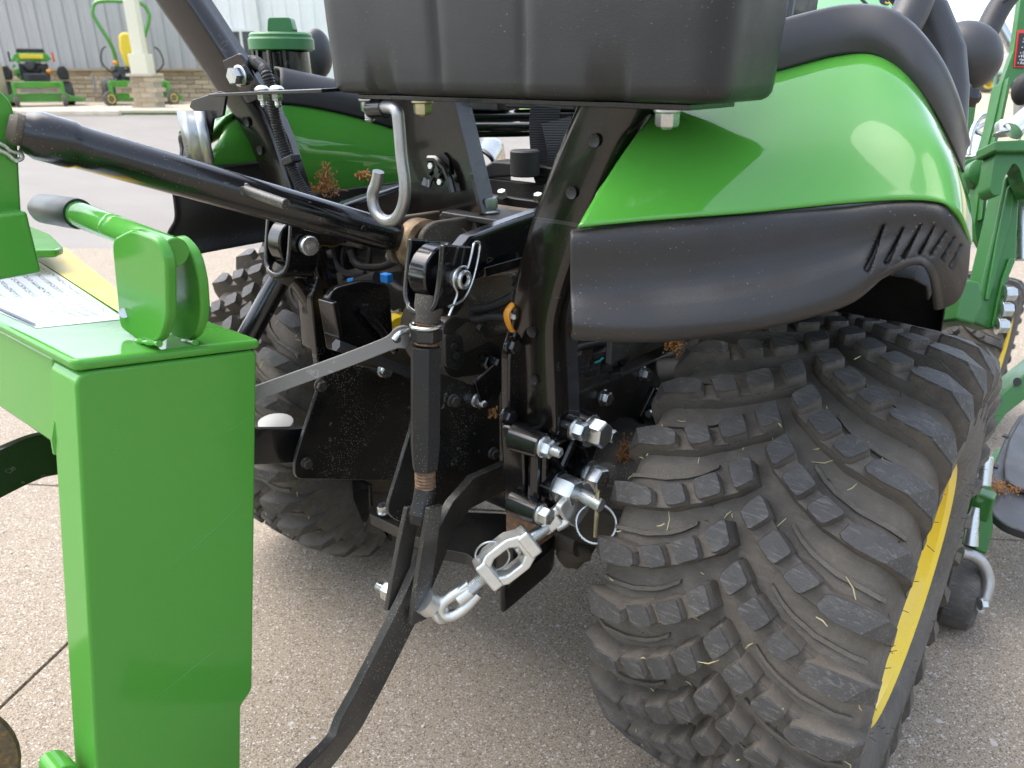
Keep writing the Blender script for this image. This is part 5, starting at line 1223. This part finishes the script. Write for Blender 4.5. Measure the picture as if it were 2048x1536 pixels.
# warning decal on the mast
dc = MB().prism(pd([(2036,60),(2100,60),(2080,136),(2028,134)], D-.0022), FWD, .0012).build('warning_decal', 'decal_red', ld)
MB().prism(pd([(2039,66),(2100,66),(2080,131),(2031.5,131)], D-.0034), FWD, .001).build('decal_panel', 'decal_black', dc)
for q, (s_, u, v) in enumerate((('S', 2049, 70), ('re', 2047, 77), ('•', 2045, 84), ('• L', 2043, 95), ('• Op', 2040, 106), ('• Mo', 2037, 113), ('rec', 2039, 119), ('• Ada', 2035, 126))):
    text(s_, .0075, A(u, v, d=D-.004), RGT, UPV, 'decal_white', dc, .0001, align='LEFT')
# front wheel
fw_ = bpy.data.objects.new('front_wheel', None); COL.objects.link(fw_); fw_.parent = TR
c = V(.425, 1.42, .215); sc_ = .215/.33
for mb, nm, mt in ((tyre, 'tyre', ['rubber_dusty', 'rubber_worn', 'rubber_side', 'rubber_mud']), (MB().lathe(RIM, (0,0,0), (1,0,0), 48), 'rim', 'yellow_paint')):
    q = MB(); q.v = [c+p*sc_ for p in mb.v]; q.f = mb.f; q.m = mb.m; q.build(nm, mt, fw_, ang=40)
MB().box((.2,1.42,.22), (.4,.08,.08)).build('front_axle', 'green_loader', TR, bevel=.01)

# ------------------------------------------------------------------ mower deck under the tractor
dk = thing('mower_deck', 'black plastic discharge chute of the belly mower with dry debris', 'mower deck', A(1990,1000,z=.2))
zc = .19
o = MB().prism(roundpoly(px([(2120,800),(2040,828),(2008,880),(1984,940),(1976,990),(1984,1028),(2012,1050),(2120,1085)], z=zc), [0,.02,.02,.03,.03,.04,.03,0]), (0,0,-1), .018).build('discharge_chute', 'plastic_deck', dk, bevel=.004, seg=3)
MB().prism(roundpoly(px([(2120,815),(2042,838),(2014,890),(2006,935),(2008,968),(2030,985),(2120,1010)], z=zc+.001), [0,.02,.02,.02,.02,.03,0]), (0,0,1), .012).build('raised_panel', 'plastic_deck', o, bevel=.004)
for q in ((1990,932),(2012,872)): MB().box(A(*q, z=zc+.001), (.012,.014,.003)).build('slot', 'black_flat', o)
MB().prism(px([(1958,985),(1985,960),(1988,1060),(1975,1110),(1950,1100)], d=1.36), FWD, .04).build('hanger', 'green_loader', dk, bevel=.004)
MB().box(A(1966,1010,d=1.33), (.03,.03,.05)).build('hanger_block', 'green_loader', dk, bevel=.004)
MB().cyl(A(1972,912,d=1.31), A(1966,972,d=1.31), .012, 18, ch=.002).build('gauge_bushing', 'zinc', dk)
MB().tube(pd([(1952,1015),(1946,1040),(1940,1090)], 1.31), [.006,.010,.013], 12).build('adjust_rod', 'zinc', dk)
MB().tube(catmull(pd([(1922,1105),(1945,1112),(1965,1128),(1976,1160),(1970,1195),(1956,1222)], 1.31), 5), .0105, 14).build('crank_arm', 'steel_rod', dk)
MB().bolt(A(1958,1208,d=1.30), RGT, .016, .01).build('bolt', 'zinc', dk)
gp = A(1905,1258,z=0); gr_ = .070
gc = V(gp.x-.005, gp.y+.025, gr_)
gw = MB().lathe([(-.030,.02),(-.030,.058),(-.022,.068),(-.008,.070),(.008,.070),(.022,.068),(.030,.058),(.030,.02)], gc, (1,.1,0), 32).build('gauge_wheel', 'rubber_side', dk, bevel=.001)
MB().cyl(gc+V(.02,0,0), gc+V(.040,.006,0), .012, 16).build('hub', 'black_dusty', gw)
MB().prism(px([(2048,880),(1990,900),(1965,940),(1975,1000),(2048,980)], z=.13), (0,0,-1), .01).build('deck_skirt', 'green_loader', dk)
MB().box((.25,.62,.13), (.62,.55,.09)).build('deck_shell', 'green_loader', dk, bevel=.02)
MB().box((.3,.55,.30), (.50,.5,.02)).build('foot_platform', 'black_flat', TR, bevel=.004)
# chassis forward of the axle so that nothing shows through
MB().box((0,.55,.60), (.44,.9,.10)).build('floor_pan', 'black_flat', TR, bevel=.01)

# ------------------------------------------------------------------ dry debris
def clump(label, c, r, n, seed, mat='dry_seed', name='dry_seed_clump', flat=.7):
    R_ = random.Random(seed); m = MB()
    st = [c+V(R_.gauss(0,.5)*r, R_.gauss(0,.5)*r, abs(R_.gauss(0,.5))*r*flat) for _ in range(max(4, n//30))]
    for i in range(n):
        p = st[R_.randrange(len(st))]+V(R_.gauss(0,.25)*r, R_.gauss(0,.25)*r, R_.gauss(0,.25)*r*flat); m.blob(p, R_.uniform(.0009, .0019), (1,1,1.3), 5, 3, .3, i)
    for i in range(n//8):
        a = st[R_.randrange(len(st))]; b = a+V(R_.gauss(0,1), R_.gauss(0,1), R_.gauss(0,.7))*r*.5; m.tube([a, (a+b)/2+V(0,0,.002), b], .0006, 4)
    return tag(m.build(name, mat), label, 'plant debris', 'dry seed debris on the machine')
clump('largest rusty-brown seed clump, beside the left black loom', A(650,385,y=-.17), .020, 420, 1, flat=1.4)
clump('thin strand of brown seeds on the ledge left of the hook', A(728,354,y=-.12), .012, 120, 2)
clump('brown seed strand hanging between bracket bolts and right tyre', A(1240,912,x=.20), .016, 160, 3, flat=2.2)
clump('brown seed clump under the right fender lip', A(1345,695,x=.24), .014, 160, 4, flat=2.0)
clump('brown leaf litter lying on the mower chute', A(2005,985,z=.196), .028, 220, 5)
clump('few brown seeds stuck below the guard bolt', A(985,832,x=.09), .007, 50, 6, flat=1.5)

# ------------------------------------------------------------------ smaller castings, hoses and fasteners round the hitch
o = MB().prism(roundpoly(px([(905,575),(960,552),(1045,540),(1052,640),(985,668),(908,640)], y=-.150), .010), (0,1,0), .05).build('rear_cover', 'dark_cast', TR, bevel=.006)
for q in ((925,590),(1030,560),(1035,625),(930,632)): MB().bolt(A(*q, y=-.152), (0,-1,.1), .013, .009, True).build('bolt', 'black_dusty', o)
MB().tube(catmull(px([(900,600),(935,618),(985,612),(1030,590),(1060,560)], y=-.175), 5), .0065, 10).build('hydraulic_hose', 'rubber_black', TR)
MB().tube(catmull(px([(880,640),(910,626),(950,640),(990,632),(1035,640)], y=-.185), 5), .0055, 10).build('hydraulic_hose', 'rubber_black', TR)
MB().tube(catmull(px([(700,500),(715,530),(760,535),(800,520),(822,540)], y=-.165), 5), .006, 10).build('hydraulic_hose', 'rubber_black', TR)
MB().tube(catmull(px([(660,470),(668,520),(690,545),(730,548)], y=-.175), 5), .005, 10).build('hydraulic_hose', 'rubber_black', TR)
MB().tube(catmull(px([(905,770),(880,790),(862,830),(868,880)], y=-.13), 5), .004, 8).build('steel_line', 'steel_rod', TR)
MB().tube(catmull(px([(640,745),(628,790),(634,850),(622,900)], y=-.12), 5), .0045, 8).build('steel_line', 'steel_rod', TR)
o = MB().prism(roundpoly(px([(690,500),(760,488),(800,500),(805,545),(745,555),(692,540)], y=-.13), .008), (0,1,0), .06).build('sensor_housing', 'black_dusty', TR, bevel=.005)
for q in ((706,515),(785,512)): MB().bolt(A(*q, y=-.132), (0,-1,0), .012, .008).build('bolt', 'zinc', o)
o = MB().prism(roundpoly(px([(850,690),(900,676),(905,752),(858,765)], y=-.14), .006), (0,1,0), .05).build('pump_body', 'dark_cast', TR, bevel=.005)
for q in ((862,705),(890,740)): MB().bolt(A(*q, y=-.142), (0,-1,0), .012, .008).build('bolt', 'zinc', o)
# bolts on the guards, housing and post brackets
for q, x, af in (((905,800),.088,.013),((985,905),.088,.013),((640,770),-.082,.013),((612,925),-.082,.012)): MB().bolt(A(*q, x=x), (1,-.2,0), af, .007, True).build('bolt', 'black_dusty', TR)
for q in ((1020,690),(1012,830),(1028,985)): MB().bolt(A(*q, x=.190), (1,-.1,0), .015, .009, True).build('bolt', 'black_paint', TR)
# scuffed weld beads on the green implement
for (u, v, y) in ((300,690,b1.y-.002),(372,688,b2.y+.002)): MB().tube([A(u-30+k*7, v-8+k*.8, y=y) for k in range(8)], [.0018+.0007*((k*5) % 3) for k in range(8)], 8).build('weld_bead', 'green_implement', im)
# loose grit on the apron
gm = MB(); R_ = random.Random(21)
for k in range(420):
    p = G(R_.uniform(-1.3, 1.3), R_.uniform(.5, 3.2), 0); gm.blob(p+V(0,0,.0012), R_.uniform(.0012, .0034), (1, 1, .6), 6, 4, .4, k)
tag(gm.build('grit', 'pebble'), 'small pale grit scattered over the concrete', 'grit', kind='stuff')

# long faint scratches on the end leg
for (p, q) in (((330,1150),(508,985)),((300,1405),(500,1245)),((430,880),(505,830))):
    a, b = A(*p, x=XI+.0002), A(*q, x=XI+.0002); MB().tube([a.lerp(b, k/6)+ef*(.0006*math.sin(k*2.1)) for k in range(7)], [.00005,.0002,.00028,.0003,.00026,.0002,.00005], 5).build('scratch', 'scratch_green', im)
for s_ in (1, -1): MB().box((s_*.284, .02, .70), (.008, .52, .13)).build('dark_gap_panel', 'black_flat', TR, bevel=.002)  # added dark panels, hide bright ground showing through below the fenders
